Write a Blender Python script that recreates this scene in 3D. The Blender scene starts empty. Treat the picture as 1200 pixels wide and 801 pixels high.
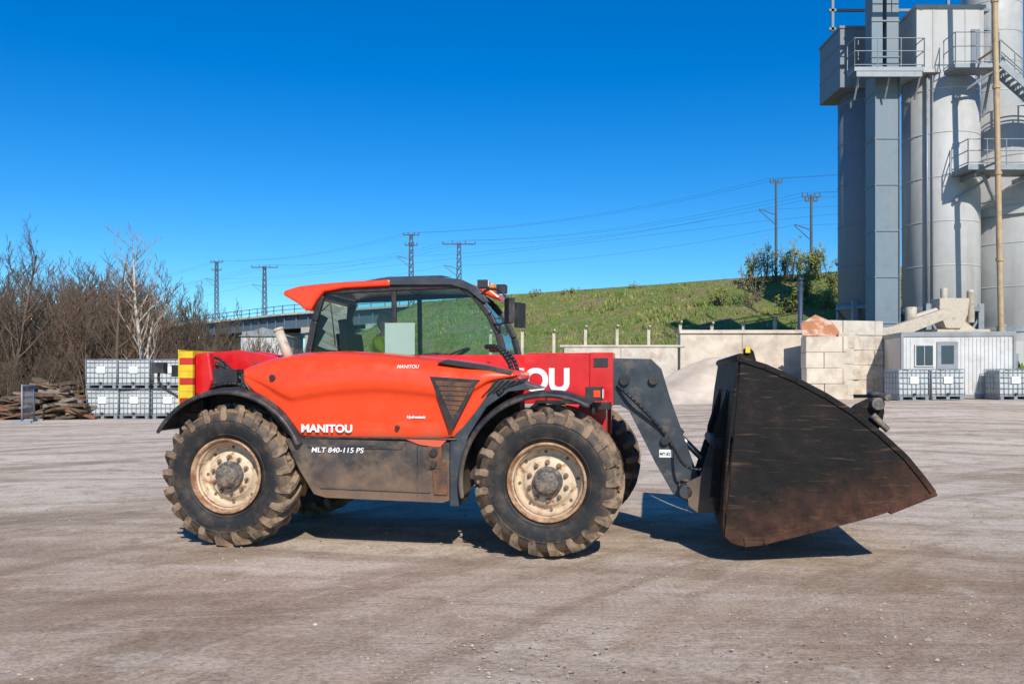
import bpy, bmesh, math, random
from mathutils import Vector, Matrix, Euler
R=random.Random(11)
scene=bpy.context.scene
rad=math.radians

# ------------------------------------------------------------------ materials
def nd(nt,t,**k):
    n=nt.nodes.new(t)
    for a,b in k.items(): setattr(n,a,b)
    return n
def base_mat(name):
    m=bpy.data.materials.new(name); m.use_nodes=True
    nt=m.node_tree; b=nt.nodes['Principled BSDF']
    return m,nt,b
def c4(c): return (c[0],c[1],c[2],1)
def mixc(nt,fac,a,b,blend='MIX'):
    n=nd(nt,'ShaderNodeMix',data_type='RGBA',blend_type=blend)
    for s,v in ((0,fac),(6,a),(7,b)):
        if isinstance(v,(int,float)): n.inputs[s].default_value=v
        elif isinstance(v,tuple): n.inputs[s].default_value=c4(v)
        else: nt.links.new(v,n.inputs[s])
    return n.outputs[2]
def math_(nt,op,a,b=0,c=None):
    n=nd(nt,'ShaderNodeMath',operation=op)
    for i,v in enumerate((a,b,c)):
        if v is None: continue
        if isinstance(v,(int,float)): n.inputs[i].default_value=v
        else: nt.links.new(v,n.inputs[i])
    return n.outputs[0]
def ramp(nt,src,stops):
    n=nd(nt,'ShaderNodeValToRGB'); nt.links.new(src,n.inputs[0])
    e=n.color_ramp.elements
    f=lambda c:c4(c) if isinstance(c,tuple) else (c,)*3+(1,)
    e[0].position=stops[0][0]; e[0].color=f(stops[0][1])
    e[1].position=stops[-1][0]; e[1].color=f(stops[-1][1])
    for p,c in stops[1:-1]:
        x=e.new(p); x.color=f(c)
    return n.outputs[0]
def noise(nt,scale,detail=5,rough=.6,vec=None,dist=0):
    n=nd(nt,'ShaderNodeTexNoise'); n.inputs['Scale'].default_value=scale
    n.inputs['Detail'].default_value=detail; n.inputs['Roughness'].default_value=rough
    n.inputs['Distortion'].default_value=dist
    if vec is None: vec=nt_coord(nt)
    nt.links.new(vec,n.inputs['Vector']); return n.outputs['Fac']
def nt_coord(nt):
    for n in nt.nodes:
        if n.type=='TEX_COORD': return n.outputs['Object']
    return nd(nt,'ShaderNodeTexCoord').outputs['Object']
def mapped(nt,scale=(1,1,1),rot=(0,0,0)):
    m=nd(nt,'ShaderNodeMapping'); nt.links.new(nt_coord(nt),m.inputs[0])
    m.inputs['Scale'].default_value=scale; m.inputs['Rotation'].default_value=rot
    return m.outputs[0]
def bump(nt,b,h,strength=.3,dist=.01):
    n=nd(nt,'ShaderNodeBump'); n.inputs['Strength'].default_value=strength; n.inputs['Distance'].default_value=dist
    nt.links.new(h,n.inputs['Height']); nt.links.new(n.outputs[0],b.inputs['Normal'])
def M(name,col,rough=.5,metal=0,dirt=None,ds=3,dlo=.5,dhi=.7,var=.15,coat=0,bs=0,bscale=40,low=None,streak=None,spec=.5,radial=None):
    m,nt,b=base_mat(name)
    n1=noise(nt,ds*1.7,2)
    dark=tuple(x*(1-var) for x in col); lite=tuple(min(1,x*(1+var)) for x in col)
    c=ramp(nt,n1,[(.3,dark),(.7,lite)])
    if dirt:
        f=ramp(nt,noise(nt,ds,6,.68,mapped(nt,streak) if streak else None),[(dlo,0.),(dhi,1.)])
        c=mixc(nt,f,c,dirt)
    if low:
        sx=nd(nt,'ShaderNodeSeparateXYZ'); nt.links.new(nt_coord(nt),sx.inputs[0])
        a=math_(nt,'MULTIPLY_ADD',noise(nt,6,5),.5,sx.outputs[2])
        mr=nd(nt,'ShaderNodeMapRange'); nt.links.new(a,mr.inputs[0])
        mr.inputs[1].default_value=low[0]+.25; mr.inputs[2].default_value=low[1]+.25; mr.inputs[3].default_value=low[3] if len(low)>3 else .8; mr.inputs[4].default_value=0
        c=mixc(nt,mr.outputs[0],c,low[2])
    if radial: # mud build-up towards the tread (distance from the wheel axle)
        v=nd(nt,'ShaderNodeVectorMath',operation='LENGTH'); nt.links.new(mapped(nt,(1,0,1)),v.inputs[0])
        a=math_(nt,'MULTIPLY_ADD',noise(nt,7,6,.7),.28,v.outputs['Value'])
        mr=nd(nt,'ShaderNodeMapRange'); nt.links.new(a,mr.inputs[0]); mr.inputs[1].default_value=radial[0]+.14; mr.inputs[2].default_value=radial[1]+.14; mr.inputs[4].default_value=radial[3]
        c=mixc(nt,mr.outputs[0],c,radial[2])
    nt.links.new(c,b.inputs['Base Color'])
    rr=ramp(nt,n1,[(.3,max(0,rough-.1)),(.7,min(1,rough+.15))])
    nt.links.new(rr,b.inputs['Roughness']); b.inputs['Specular IOR Level'].default_value=spec
    b.inputs['Metallic'].default_value=metal
    b.inputs['Coat Weight'].default_value=coat
    b.inputs['Coat Roughness'].default_value=.12
    if bs: bump(nt,b,noise(nt,bscale,4),bs,.01)
    return m

m_hood=M('orange_red_paint',(.88,.060,.009),.34,0,(.55,.13,.06),5,.62,.88,.04,.4,low=(.93,1.15,(.46,.16,.085),.6))
m_boom=M('red_paint',(.62,.010,.012),.36,0,(.34,.07,.05),5,.60,.85,.08,.3)
m_dark=M('dark_steel',(.030,.031,.035),.6,0,(.17,.125,.09),5,.47,.75,.2,0,.15,low=(.4,.8,(.20,.14,.095),.7),spec=.3)
m_grey=M('grey_steel_paint',(.036,.046,.058),.45,0,(.19,.14,.10),4,.54,.76,.2,.1,.1)
m_skirt=M('skirt_plastic',(.045,.041,.040),.5,0,(.19,.13,.085),4,.46,.70,.25,0,.2,30,low=(.4,.80,(.21,.125,.075),.9))
m_blackpl=M('black_plastic',(.024,.024,.026),.45,0,(.10,.085,.07),6,.52,.8,.2,0,.1)
m_fender=M('fender_plastic',(.022,.023,.026),.5,0,(.17,.13,.10),5,.48,.76,.2,0,.1,low=(.5,1.05,(.19,.14,.10),.75))
m_rustpl=M('rusty_panel',(.16,.07,.035),.75,0,(.06,.04,.03),9,.45,.6,.3,0,.3)
m_tyre=M('tyre_sidewall',(.012,.012,.013),.65,0,(.075,.055,.04),6,.48,.74,.2,0,.25,60,radial=(.47,.64,(.22,.15,.095),.85))
m_lug=M('tyre_lug',(.035,.028,.023),.92,0,(.29,.20,.128),5,.36,.56,.2,0,.6,45)
m_tread=M('tyre_tread_mud',(.24,.165,.105),.95,0,(.07,.05,.04),7,.55,.7,.2,0,.6,45)
m_rim=M('rim_cream_paint',(.62,.50,.36),.55,0,(.28,.125,.055),10,.54,.66,.10,0,.2,60,low=(-.3,-.02,(.30,.20,.12),.5))
m_rimrust=M('rim_rusty_edge',(.45,.29,.17),.7,0,(.22,.09,.04),9,.40,.6,.2,0,.3,60)
m_hub=M('hub_dirty',(.085,.085,.09),.7,.2,(.26,.20,.145),14,.42,.58,.3,0,.4,80)
m_chrome=M('worn_steel',(.45,.43,.40),.35,.9,(.2,.14,.09),8,.5,.7,.1)
m_white=M('white_decal',(.8,.8,.8),.5,var=.03)
m_yellow=M('yellow_paint',(.72,.50,.02),.5,0,(.3,.2,.05),6,.55,.75,.1)
m_beigepipe=M('beige_pipe',(.52,.45,.36),.6,0,(.3,.2,.12),6,.55,.7,.1)
m_lens=M('lamp_lens',(.7,.7,.7),.1,0,var=.05)
m_orange=M('amber_lens',(.8,.25,.02),.2,0,var=.05)
m_seat=M('seat_fabric',(.03,.03,.035),.9)
m_paper=M('pale_green_sheet',(.27,.43,.36),.6,var=.04)
m_steelhose=M('rubber_hose',(.015,.015,.016),.5)

def bucket_mat():
    m,nt,b=base_mat('bucket_worn_steel')
    c=ramp(nt,noise(nt,2.2,6,.7),[(.38,(.006,.006,.006)),(.58,(.013,.011,.010)),(.76,(.060,.030,.018))])
    sx=nd(nt,'ShaderNodeSeparateXYZ'); nt.links.new(nt_coord(nt),sx.inputs[0])
    a=math_(nt,'MULTIPLY_ADD',sx.outputs[0],-.33,sx.outputs[2])
    a2=math_(nt,'MULTIPLY_ADD',noise(nt,4,7,.72),.7,a)
    mr=nd(nt,'ShaderNodeMapRange'); nt.links.new(a2,mr.inputs[0]); mr.inputs[1].default_value=-.18; mr.inputs[2].default_value=.36; mr.inputs[3].default_value=.9; mr.inputs[4].default_value=0
    c=mixc(nt,mr.outputs[0],c,ramp(nt,noise(nt,9,6,.7),[(.35,(.05,.022,.014)),(.6,(.12,.052,.030)),(.75,(.20,.115,.07))]))
    for rot,sc,th in ((.62,.5,.685),(1.15,.7,.69),(-.45,.45,.68),(.95,1.1,.69)):
        n=noise(nt,2.0,6,.62,mapped(nt,(1.6*sc,1.6,22*sc),(0,rot,0)),1.1)
        f=ramp(nt,n,[(th-.05,0.),(th+.03,.6)])
        c=mixc(nt,f,c,(.15,.085,.05))
    nt.links.new(c,b.inputs['Base Color'])
    b.inputs['Roughness'].default_value=.6; b.inputs['Specular IOR Level'].default_value=.2
    bump(nt,b,noise(nt,9,6,.7),.35,.02)
    return m
m_bucketp=bucket_mat()

def glass_mat():
    m=bpy.data.materials.new('cab_glass'); m.use_nodes=True; nt=m.node_tree; nt.nodes.clear()
    o=nd(nt,'ShaderNodeOutputMaterial'); t=nd(nt,'ShaderNodeBsdfTransparent'); t.inputs[0].default_value=(.72,.86,.82,1)
    g=nd(nt,'ShaderNodeBsdfGlossy'); g.inputs['Roughness'].default_value=.02
    l=nd(nt,'ShaderNodeFresnel'); l.inputs[0].default_value=1.5
    x=nd(nt,'ShaderNodeMixShader'); nt.links.new(l.outputs[0],x.inputs[0]); nt.links.new(t.outputs[0],x.inputs[1]); nt.links.new(g.outputs[0],x.inputs[2]); nt.links.new(x.outputs[0],o.inputs[0])
    return m
m_glass=glass_mat()

# ------------------------------------------------------------------ mesh builder
class MB:
    def __init__(s): s.v=[];s.f=[];s.m=[];s.sm=[]
    def add(s,vs,fs,m=0,sm=False):
        o=len(s.v); s.v.extend([tuple(v) for v in vs])
        for f in fs: s.f.append(tuple(i+o for i in f)); s.m.append(m); s.sm.append(sm)
    def box(s,c,d,m=0,rot=None):
        h=[x/2 for x in d]; vs=[]
        for z in (-1,1):
            for y in (-1,1):
                for x in (-1,1):
                    p=Vector((x*h[0],y*h[1],z*h[2]))
                    if rot is not None: p=rot@p
                    vs.append(p+Vector(c))
        s.add(vs,[(0,2,3,1),(4,5,7,6),(0,1,5,4),(2,6,7,3),(0,4,6,2),(1,3,7,5)],m)
    def bb(s,x0,x1,y0,y1,z0,z1,m=0): s.box(((x0+x1)/2,(y0+y1)/2,(z0+z1)/2),(abs(x1-x0),abs(y1-y0),abs(z1-z0)),m)
    def beam(s,p0,p1,w,h,m=0):
        p0=Vector(p0);p1=Vector(p1);d=p1-p0
        q=d.to_track_quat('X','Z').to_matrix()
        s.box((p0+p1)/2,(d.length,w,h),m,q)
    def tube(s,p0,p1,r0,r1=None,n=8,m=0,cap=True,sm=True):
        p0=Vector(p0);p1=Vector(p1);r1=r0 if r1 is None else r1
        d=p1-p0
        if d.length<1e-6: return
        q=d.to_track_quat('Z','Y').to_matrix(); vs=[]
        for p,r in ((p0,r0),(p1,r1)):
            for i in range(n):
                a=2*math.pi*i/n; vs.append(p+q@Vector((r*math.cos(a),r*math.sin(a),0)))
        s.add(vs,[(i,(i+1)%n,n+(i+1)%n,n+i) for i in range(n)],m,sm)
        if cap: s.add(vs,[tuple(range(n-1,-1,-1)),tuple(range(n,2*n))],m)
    def path(s,pts,r,n=6,m=0):
        # smooth (Catmull-Rom) hose through the points
        P=[Vector(p) for p in pts]
        if len(P)>2 and r>=.012 and n==8:
            Q=[]
            for i in range(len(P)-1):
                a=P[max(i-1,0)];b=P[i];c=P[i+1];d=P[min(i+2,len(P)-1)]
                for k in range(4):
                    t=k/4; Q.append(.5*((2*b)+(c-a)*t+(2*a-5*b+4*c-d)*t*t+(3*b-3*c+d-a)*t**3))
            Q.append(P[-1]); P=Q
        for a,b in zip(P[:-1],P[1:]): s.tube(a,b,r,r,n,m)
    def prism(s,poly,y0,y1,m=0):
        n=len(poly); vs=[(x,y0,z) for x,z in poly]+[(x,y1,z) for x,z in poly]
        s.add(vs,[(i,(i+1)%n,n+(i+1)%n,n+i) for i in range(n)]+[tuple(range(n)),tuple(range(2*n-1,n-1,-1))],m)
    def rev(s,prof,c,n=48,m=0,axis='y',a0=0,a1=2*math.pi):
        k=len(prof); full=abs(a1-a0-2*math.pi)<1e-6; N=n if full else n+1; vs=[]
        for i in range(N):
            a=a0+(a1-a0)*i/n
            for r,h in prof:
                if axis=='y': vs.append((c[0]+r*math.cos(a),c[1]+h,c[2]+r*math.sin(a)))
                else: vs.append((c[0]+r*math.cos(a),c[1]+r*math.sin(a),c[2]+h))
        fs=[]
        for i in range(n):
            j=(i+1)%N
            for q in range(k-1): fs.append((i*k+q,j*k+q,j*k+q+1,i*k+q+1))
        s.add(vs,fs,m,True)
    def grid(s,rows,m=0,sm=True):
        k=len(rows[0]); vs=[p for r in rows for p in r]; fs=[]
        for i in range(len(rows)-1):
            for j in range(k-1): fs.append((i*k+j,(i+1)*k+j,(i+1)*k+j+1,i*k+j+1))
        s.add(vs,fs,m,sm)
    def ball(s,c,r,m=0,n=12,sc=(1,1,1)):
        prof=[(math.sin(math.pi*i/(n//2))*1.0,-math.cos(math.pi*i/(n//2))) for i in range(n//2+1)]
        vs=[];k=len(prof)
        for i in range(n):
            a=2*math.pi*i/n
            for rr,h in prof: vs.append((c[0]+r*sc[0]*rr*math.cos(a),c[1]+r*sc[1]*rr*math.sin(a),c[2]+r*sc[2]*h))
        s.add(vs,[(i*k+q,((i+1)%n)*k+q,((i+1)%n)*k+q+1,i*k+q+1) for i in range(n) for q in range(k-1)],m,True)
    def obj(s,name,mats,parent=None,bevel=0,loc=(0,0,0),rot=0,recalc=True,subsurf=0,solid=0):
        me=bpy.data.meshes.new(name); me.from_pydata(s.v,[],s.f)
        me.polygons.foreach_set('material_index',s.m); me.polygons.foreach_set('use_smooth',s.sm)
        for m in mats: me.materials.append(m)
        if recalc:
            b=bmesh.new(); b.from_mesh(me); bmesh.ops.remove_doubles(b,verts=b.verts,dist=1e-5); bmesh.ops.recalc_face_normals(b,faces=b.faces); b.to_mesh(me); b.free()
        me.update()
        o=bpy.data.objects.new(name,me); scene.collection.objects.link(o)
        o.location=loc; o.rotation_euler=(0,0,rot)
        if parent: o.parent=parent
        if solid:
            k=o.modifiers.new('sol','SOLIDIFY'); k.thickness=solid; k.offset=0
        if bevel:
            k=o.modifiers.new('bev','BEVEL'); k.width=bevel; k.segments=2; k.limit_method='ANGLE'; k.angle_limit=rad(40)
        if subsurf:
            k=o.modifiers.new('sub','SUBSURF'); k.levels=subsurf; k.render_levels=subsurf
        return o
def empty(name,loc=(0,0,0),rot=0):
    e=bpy.data.objects.new(name,None); scene.collection.objects.link(e); e.location=loc; e.rotation_euler=(0,0,rot); return e
def text(name,body,loc,size,mat,parent,align='LEFT',offset=0.004,shear=0,xs=1):
    c=bpy.data.curves.new(name,'FONT'); c.body=body; c.size=size; c.extrude=.0015; c.offset=offset; c.align_x=align; c.shear=shear
    c.materials.append(mat)
    o=bpy.data.objects.new(name,c); scene.collection.objects.link(o); o.location=loc; o.rotation_euler=(rad(90),0,0); o.scale=(xs,1,1); o.parent=parent
    return o
def lerp(a,b,t): return a+(b-a)*t
def interp(tab,x):
    if x<=tab[0][0]: return tab[0][1]
    for (a,b),(c,d) in zip(tab[:-1],tab[1:]):
        if x<=c: return lerp(b,d,(x-a)/(c-a))
    return tab[-1][1]
def sstep(a,b,x):
    t=max(0,min(1,(x-a)/(b-a))); return t*t*(3-2*t)

# ------------------------------------------------------------------ camera, light, sky
cam=bpy.data.cameras.new('camera'); co=bpy.data.objects.new('camera',cam); scene.collection.objects.link(co)
co.location=(0,0,1.5); co.rotation_euler=(rad(90),0,0); cam.lens=30; cam.sensor_width=36; cam.shift_y=.037; cam.clip_end=3000; cam.clip_start=.1
scene.camera=co
sd=Vector((-.2,.98,0)).normalized(); EL=rad(37)
dv=Vector((sd.x*math.cos(EL),sd.y*math.cos(EL),-math.sin(EL)))
sl=bpy.data.lights.new('sun','SUN'); sl.energy=5.0; sl.angle=rad(.5); sl.color=(1,.93,.82)
so=bpy.data.objects.new('sun',sl); scene.collection.objects.link(so); so.rotation_euler=dv.to_track_quat('-Z','Y').to_euler(); so.location=(0,0,50)
w=bpy.data.worlds.new('World'); scene.world=w; w.use_nodes=True; nt=w.node_tree
bg=nt.nodes['Background']; sky=nd(nt,'ShaderNodeTexSky',sky_type='NISHITA'); sky.sun_disc=False
sky.sun_elevation=EL; sky.sun_rotation=math.atan2(-sd.x,-sd.y); sky.air_density=1.0; sky.dust_density=.2; sky.ozone_density=3.0
hs=nd(nt,'ShaderNodeHueSaturation'); hs.inputs['Saturation'].default_value=1.5
mt=mixc(nt,1.0,hs.outputs[0],(.60,.97,1.18),'MULTIPLY')
nt.links.new(sky.outputs[0],hs.inputs['Color']); nt.links.new(mt,bg.inputs[0]); bg.inputs[1].default_value=.118
scene.view_settings.view_transform='Standard'; scene.view_settings.look='None'; scene.view_settings.exposure=0

# ------------------------------------------------------------------ ground
def gh(x,y):
    return .78*sstep(-14,16,x)*sstep(11,33,y)
def ground():
    xs=[-900,-500,-250,-120,-80,-60]+[-50+2*i for i in range(18)]+[-14.5+.5*i for i in range(59)]+[16+2*i for i in range(18)]+[60,80,120,250,500,900]
    ys=[-60,-20,-5,0]+[2+.3*i for i in range(40)]+[14+.8*i for i in range(46)]+[52,56,60,70,80,100,130,180,300,600,1500]
    def uz(x,y):
        if not(2<y<50 and abs(x)<50): return 0
        r1=math.hypot(x+6,y+14); return .008*math.sin(x*1.3+y*.7)+.006*math.sin(x*.5-y*1.9)+.006*math.sin(r1*3.1+math.sin(x*.7))
    mb=MB(); mb.grid([[(x,y,gh(x,y)+uz(x,y)) for x in xs] for y in ys])
    m,nt,b=base_mat('dusty_dirt')
    co=nt_coord(nt)
    sx=nd(nt,'ShaderNodeSeparateXYZ'); nt.links.new(co,sx.inputs[0])
    def arcs(cx,cy,fr,wob):
        v=nd(nt,'ShaderNodeVectorMath',operation='SUBTRACT'); nt.links.new(co,v.inputs[0]); v.inputs[1].default_value=(cx,cy,0)
        l=nd(nt,'ShaderNodeVectorMath',operation='LENGTH'); nt.links.new(v.outputs[0],l.inputs[0])
        cb=nd(nt,'ShaderNodeCombineXYZ'); nt.links.new(math_(nt,'MULTIPLY',l.outputs['Value'],fr),cb.inputs[0]); nt.links.new(math_(nt,'MULTIPLY',sx.outputs[0],wob),cb.inputs[1])
        return cb.outputs[0]
    big=noise(nt,.28,5,.62,None,.6); c=ramp(nt,big,[(.36,(.33,.235,.16)),(.47,(.44,.335,.245)),(.58,(.53,.43,.335)),(.68,(.58,.495,.405))])
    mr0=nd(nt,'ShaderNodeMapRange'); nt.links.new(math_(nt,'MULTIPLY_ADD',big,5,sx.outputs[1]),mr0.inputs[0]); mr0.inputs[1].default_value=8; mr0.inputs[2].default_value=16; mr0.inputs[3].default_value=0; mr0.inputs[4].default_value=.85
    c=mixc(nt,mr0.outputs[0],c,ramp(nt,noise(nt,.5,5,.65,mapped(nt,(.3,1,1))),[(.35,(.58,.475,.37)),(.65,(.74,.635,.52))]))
    t1=noise(nt,1,4,.62,arcs(-6,-14,1.25,.10),.15)
    c=mixc(nt,ramp(nt,t1,[(.40,.5),(.50,0.)]),c,(.28,.20,.14))
    c=mixc(nt,ramp(nt,t1,[(.56,0.),(.66,.5)]),c,(.64,.55,.455))
    t2=noise(nt,1,4,.62,arcs(16,-6,1.4,.08),.15)
    c=mixc(nt,ramp(nt,t2,[(.38,.5),(.47,0.)]),c,(.27,.19,.13))
    c=mixc(nt,ramp(nt,t2,[(.58,0.),(.68,.4)]),c,(.66,.58,.49))
    t3=noise(nt,1,5,.7,arcs(2,-22,5.5,.12),.1)   # narrow wheel streaks
    c=mixc(nt,ramp(nt,t3,[(.36,.35),(.46,0.)]),c,(.25,.175,.12))
    c=mixc(nt,ramp(nt,t3,[(.56,0.),(.66,.25)]),c,(.68,.59,.50))
    med=noise(nt,2.2,7,.74); c=mixc(nt,ramp(nt,med,[(.36,.55),(.50,0.)]),c,(.26,.18,.12))
    c=mixc(nt,ramp(nt,noise(nt,.8,6,.75),[(.57,0.),(.70,.55)]),c,(.68,.60,.51))
    fine=noise(nt,34,6,.75); c=mixc(nt,1.0,c,ramp(nt,fine,[(.34,.64),(.5,1.),(.66,1.25)]),'MULTIPLY')
    a=math_(nt,'MULTIPLY_ADD',noise(nt,.3,3),10,sx.outputs[1])
    mr=nd(nt,'ShaderNodeMapRange'); nt.links.new(a,mr.inputs[0]); mr.inputs[1].default_value=46; mr.inputs[2].default_value=49
    c=mixc(nt,mr.outputs[0],c,ramp(nt,noise(nt,.6,4),[(.4,(.10,.08,.045)),(.6,(.15,.11,.06))]))
    nt.links.new(c,b.inputs['Base Color']); b.inputs['Roughness'].default_value=.97; b.inputs['Specular IOR Level'].default_value=.12
    h=math_(nt,'MULTIPLY_ADD',med,3.0,fine); h=math_(nt,'MULTIPLY_ADD',t3,1.2,h)
    bump(nt,b,h,.7,.014)
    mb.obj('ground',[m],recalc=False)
ground()
def gravel():
    mb=MB(); rr=random.Random(3)
    for i in range(15000):
        y=3.6+24*rr.random()**1.9; x=(rr.random()-.5)*1.4*y
        cl=math.sin(x*1.1+2)*math.sin(y*1.7+x*.6)
        if rr.random()>.42+.55*cl: continue
        r=.003+.010*rr.random()**3
        if rr.random()<.014: r*=2.1
        c=Vector((x,y,gh(x,y)+.004)); vs=[]
        for d in ((1,0,0),(0,1,0),(-1,0,0),(0,-1,0),(0,0,.7),(0,0,-.7)):
            vs.append(c+Vector(d)*r*(.7+.6*rr.random()))
        mb.add(vs,[(0,1,4),(1,2,4),(2,3,4),(3,0,4),(1,0,5),(2,1,5),(3,2,5),(0,3,5)],rr.choice((0,0,1)))
    mb.obj('gravel',[M('gravel_stone',(.52,.44,.36),.9,0,(.34,.26,.20),2,.45,.55,.25),M('gravel_stone_dark',(.28,.21,.16),.9)],recalc=False)
gravel()

# ------------------------------------------------------------------ TELEHANDLER
tele=empty('telehandler',(.284,7.1,0),rad(-9.6))
RW=.64
def wheel(name,t,y0,flip,ang):
    mb=MB()
    W=.46
    side=[(.325,.06),(.35,.03),(.41,.008),(.47,.0),(.53,.012),(.57,.04),(.588,.075),(.595,.14),(.598,.23)]
    prof=side+[(r,W-h) for r,h in side[::-1][1:]]
    mb.rev(side[:6],(0,0,0),72,0); mb.rev(prof[5:-5],(0,0,0),72,2); mb.rev(prof[-6:],(0,0,0),72,0)
    for r in (.37,.5): mb.rev([(r-.008,.03 if r<.4 else .008),(r,.012 if r<.4 else -.006),(r+.008,.02 if r<.4 else .006)],(0,0,0),72,0)
    NL=21
    st=[(-.004,0,.495,.505,.036),(.004,.0,.53,.575,.05),(.03,.02,.56,.625,.052),(.085,.09,.575,.642,.046),(.16,.21,.58,.648,.042),(.262,.36,.58,.645,.036)]
    q=random.Random(int(abs(t)*10+y0*7)+1)
    for sd_ in (0,1):
        for i in range(NL):
            a0=2*math.pi*(i+.5*sd_)/NL+q.uniform(-.008,.008); vs=[]; wr=q.uniform(.98,1.0)
            for (y,a,rb,rt,hw) in st:
                yy=y if not sd_ else W-y
                for (r,da) in ((rb,-hw*1.25),(rt*wr,-hw*.85),(rt*wr,hw*.85),(rb,hw*1.25)):
                    an=a0+a+da; vs.append((r*math.cos(an),yy,r*math.sin(an)))
            fs=[]
            for k in range(len(st)-1):
                for u in range(3): fs.append((k*4+u,k*4+u+1,k*4+5+u,k*4+4+u))
            e=(len(st)-1)*4; fs+=[(0,1,2,3),(e+3,e+2,e+1,e)]
            mb.add(vs,fs,1)
    for i in range(70):
        a=q.random()*6.283; yy=q.uniform(.05,.4); r=.60+q.uniform(-.01,.012); mb.ball((r*math.cos(a),yy,r*math.sin(a)),q.uniform(.012,.03),2,6)
    mb.rev([(.318,.055),(.338,.022),(.333,.010),(.316,.012)],(0,0,0),56,6)
    mb.rev([(.316,.012),(.308,.05),(.300,.058)],(0,0,0),56,6)
    mb.rev([(.300,.058),(.288,.066),(.282,.15),(.265,.175),(.232,.172),(.205,.13),(.195,.118),(.135,.115),(.02,.115)],(0,0,0),56,3)
    mb.rev([(.285,.0655),(.281,.075)],(0,0,0),56,6)
    mb.rev([(.128,.115),(.125,.07),(.118,.062),(.100,.058),(.098,.02),(.088,.005),(.05,-.002),(.001,-.004)],(0,0,0),40,4)
    for i in range(10):
        a=2*math.pi*i/10; x,z=.163*math.cos(a),.163*math.sin(a); mb.tube((x,.118,z),(x,.108,z),.024,.024,12,6); mb.tube((x,.108,z),(x,.082,z),.015,.013,6,4)
    for i in range(8):
        a=2*math.pi*(i+.5)/8; x,z=.076*math.cos(a),.076*math.sin(a); mb.tube((x,.02,z),(x,-.008,z),.010,.010,6,4)
    for i in range(8):
        a=2*math.pi*(i+.5)/8; x,z=.250*math.cos(a),.250*math.sin(a); mb.tube((x,.18,z),(x,.166,z),.014,.014,10,5)
    mb.tube((.25,.09,.14),(.262,.03,.15),.006,.006,6,5)
    mb.rev([(.33,.06),(.33,W-.06)],(0,0,0),40,3)
    mb.rev([(.31,W-.05),(.02,W-.08)],(0,0,0),40,5)
    o=mb.obj(name,[m_tyre,m_lug,m_tread,m_rim,m_hub,m_dark,m_rimrust],tele)
    if flip: o.scale=(1,-1,1)
    o.location=(t,y0,RW+.003); o.rotation_euler=(0,ang,0)
    return o
wheel('front_wheel_right',0,0,False,.3); wheel('rear_wheel_right',-2.88,0,False,-.4)
wheel('front_wheel_left',.10,2.3,True,.7); wheel('rear_wheel_left',-2.88,2.3,True,.1)

mb=MB()
mb.bb(-2.3,-.8,.45,1.85,.5,1.05,0)
mb.bb(-3.4,.35,.72,1.55,.62,1.22,0)
for t in (0,-2.88):
    mb.tube((t,.3,.64),(t,2.0,.64),.1,.1,14,0); mb.ball((t,1.15,.62),.22,0,16,(1,1,.9))
    for s in (.40,1.9): mb.tube((t,s-.08,.64),(t,s+.08,.64),.2,.2,18,0)
    mb.tube((t+.18,.5,.72),(t+.18,1.8,.72),.03,.03,8,1)
mb.bb(-.85,-.3,.5,.8,.6,1.35,0)  # filler block added behind the front side panel to keep that gap dark
mb.bb(.1,.46,.62,.84,.95,1.28,2); mb.bb(.1,.46,1.5,1.7,.95,1.28,2)
mb.bb(-3.5,-3.2,.3,2.0,.75,1.2,0)
mb.obj('chassis',[m_dark,m_chrome,m_boom],tele,.012)

def hood():
    top=[(-2.78,1.60),(-2.7,1.65),(-2.5,1.715),(-2.25,1.755),(-1.9,1.767),(-1.5,1.745),(-1.05,1.70),(-.75,1.672),(-.49,1.635),(-.25,1.575)]
    bot=[(-2.78,1.50),(-2.7,1.42),(-2.55,1.28),(-2.4,1.13),(-2.27,1.01),(-1.9,1.0),(-.95,1.0),(-.76,1.02),(-.62,1.2),(-.49,1.38),(-.25,1.51)]
    sec=[(.0,.085),(.05,.062),(.22,.058),(.36,.055),(.42,.052),(.455,.024),(.5,.016),(.62,.014),(.74,.026),(.84,.055),(.92,.105),(.975,.19),(1.,.36),(1.005,.58),(1.,.8)]
    rows=[]; n=50
    for i in range(n+1):
        t=-2.78+(2.53)*i/n; T=interp(top,t); B=interp(bot,t)
        rr_=1-sstep(-2.78,-2.15,t)
        end=.06*rr_+.05*sstep(-.6,-.25,t)
        row=[]
        shift=(.13*math.cos((t+1.35)*1.7)-.02)*(1-rr_)
        for k,(f,s) in enumerate(sec):
            ff=f
            if 0<f<.9: ff=max(.02,min(.93,f+shift*math.sin(f*math.pi)))
            s2=lerp(s,.055,rr_*.9) if .04<f<.8 else s
            row.append((t,s2+end*(1 if s<.5 else 0),lerp(B,T,ff)))
        rows.append(row)
    mb=MB(); mb.grid(rows)
    for r in (rows[0],rows[-1]):
        vs=list(r)+[(r[0][0],.8,r[0][2])]; mb.add(vs,[tuple(range(len(vs)))])
    return mb.obj('engine_hood',[m_hood],tele,0,subsurf=1)
hood()
mb=MB()
mb.path([(-2.76,.13,1.485),(-2.7,.125,1.41),(-2.55,.11,1.27),(-2.4,.10,1.12),(-2.28,.085,1.0),(-2.2,.075,.99),(-.78,.07,.992)],.013,6,0)
mb.prism([(-1.0,1.53),(-.56,1.50),(-.60,1.46),(-.80,1.08),(-.83,1.08)],.008,.09,0)
mb.prism([(-.955,1.495),(-.62,1.475),(-.80,1.16)],.002,.0075,1)
for i in range(7):
    z=1.45-.04*i; mb.beam((-.94+.022*i*1.0,.0,z),(-.64-.022*i,.0,z-.008),.006,.006,0)
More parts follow.
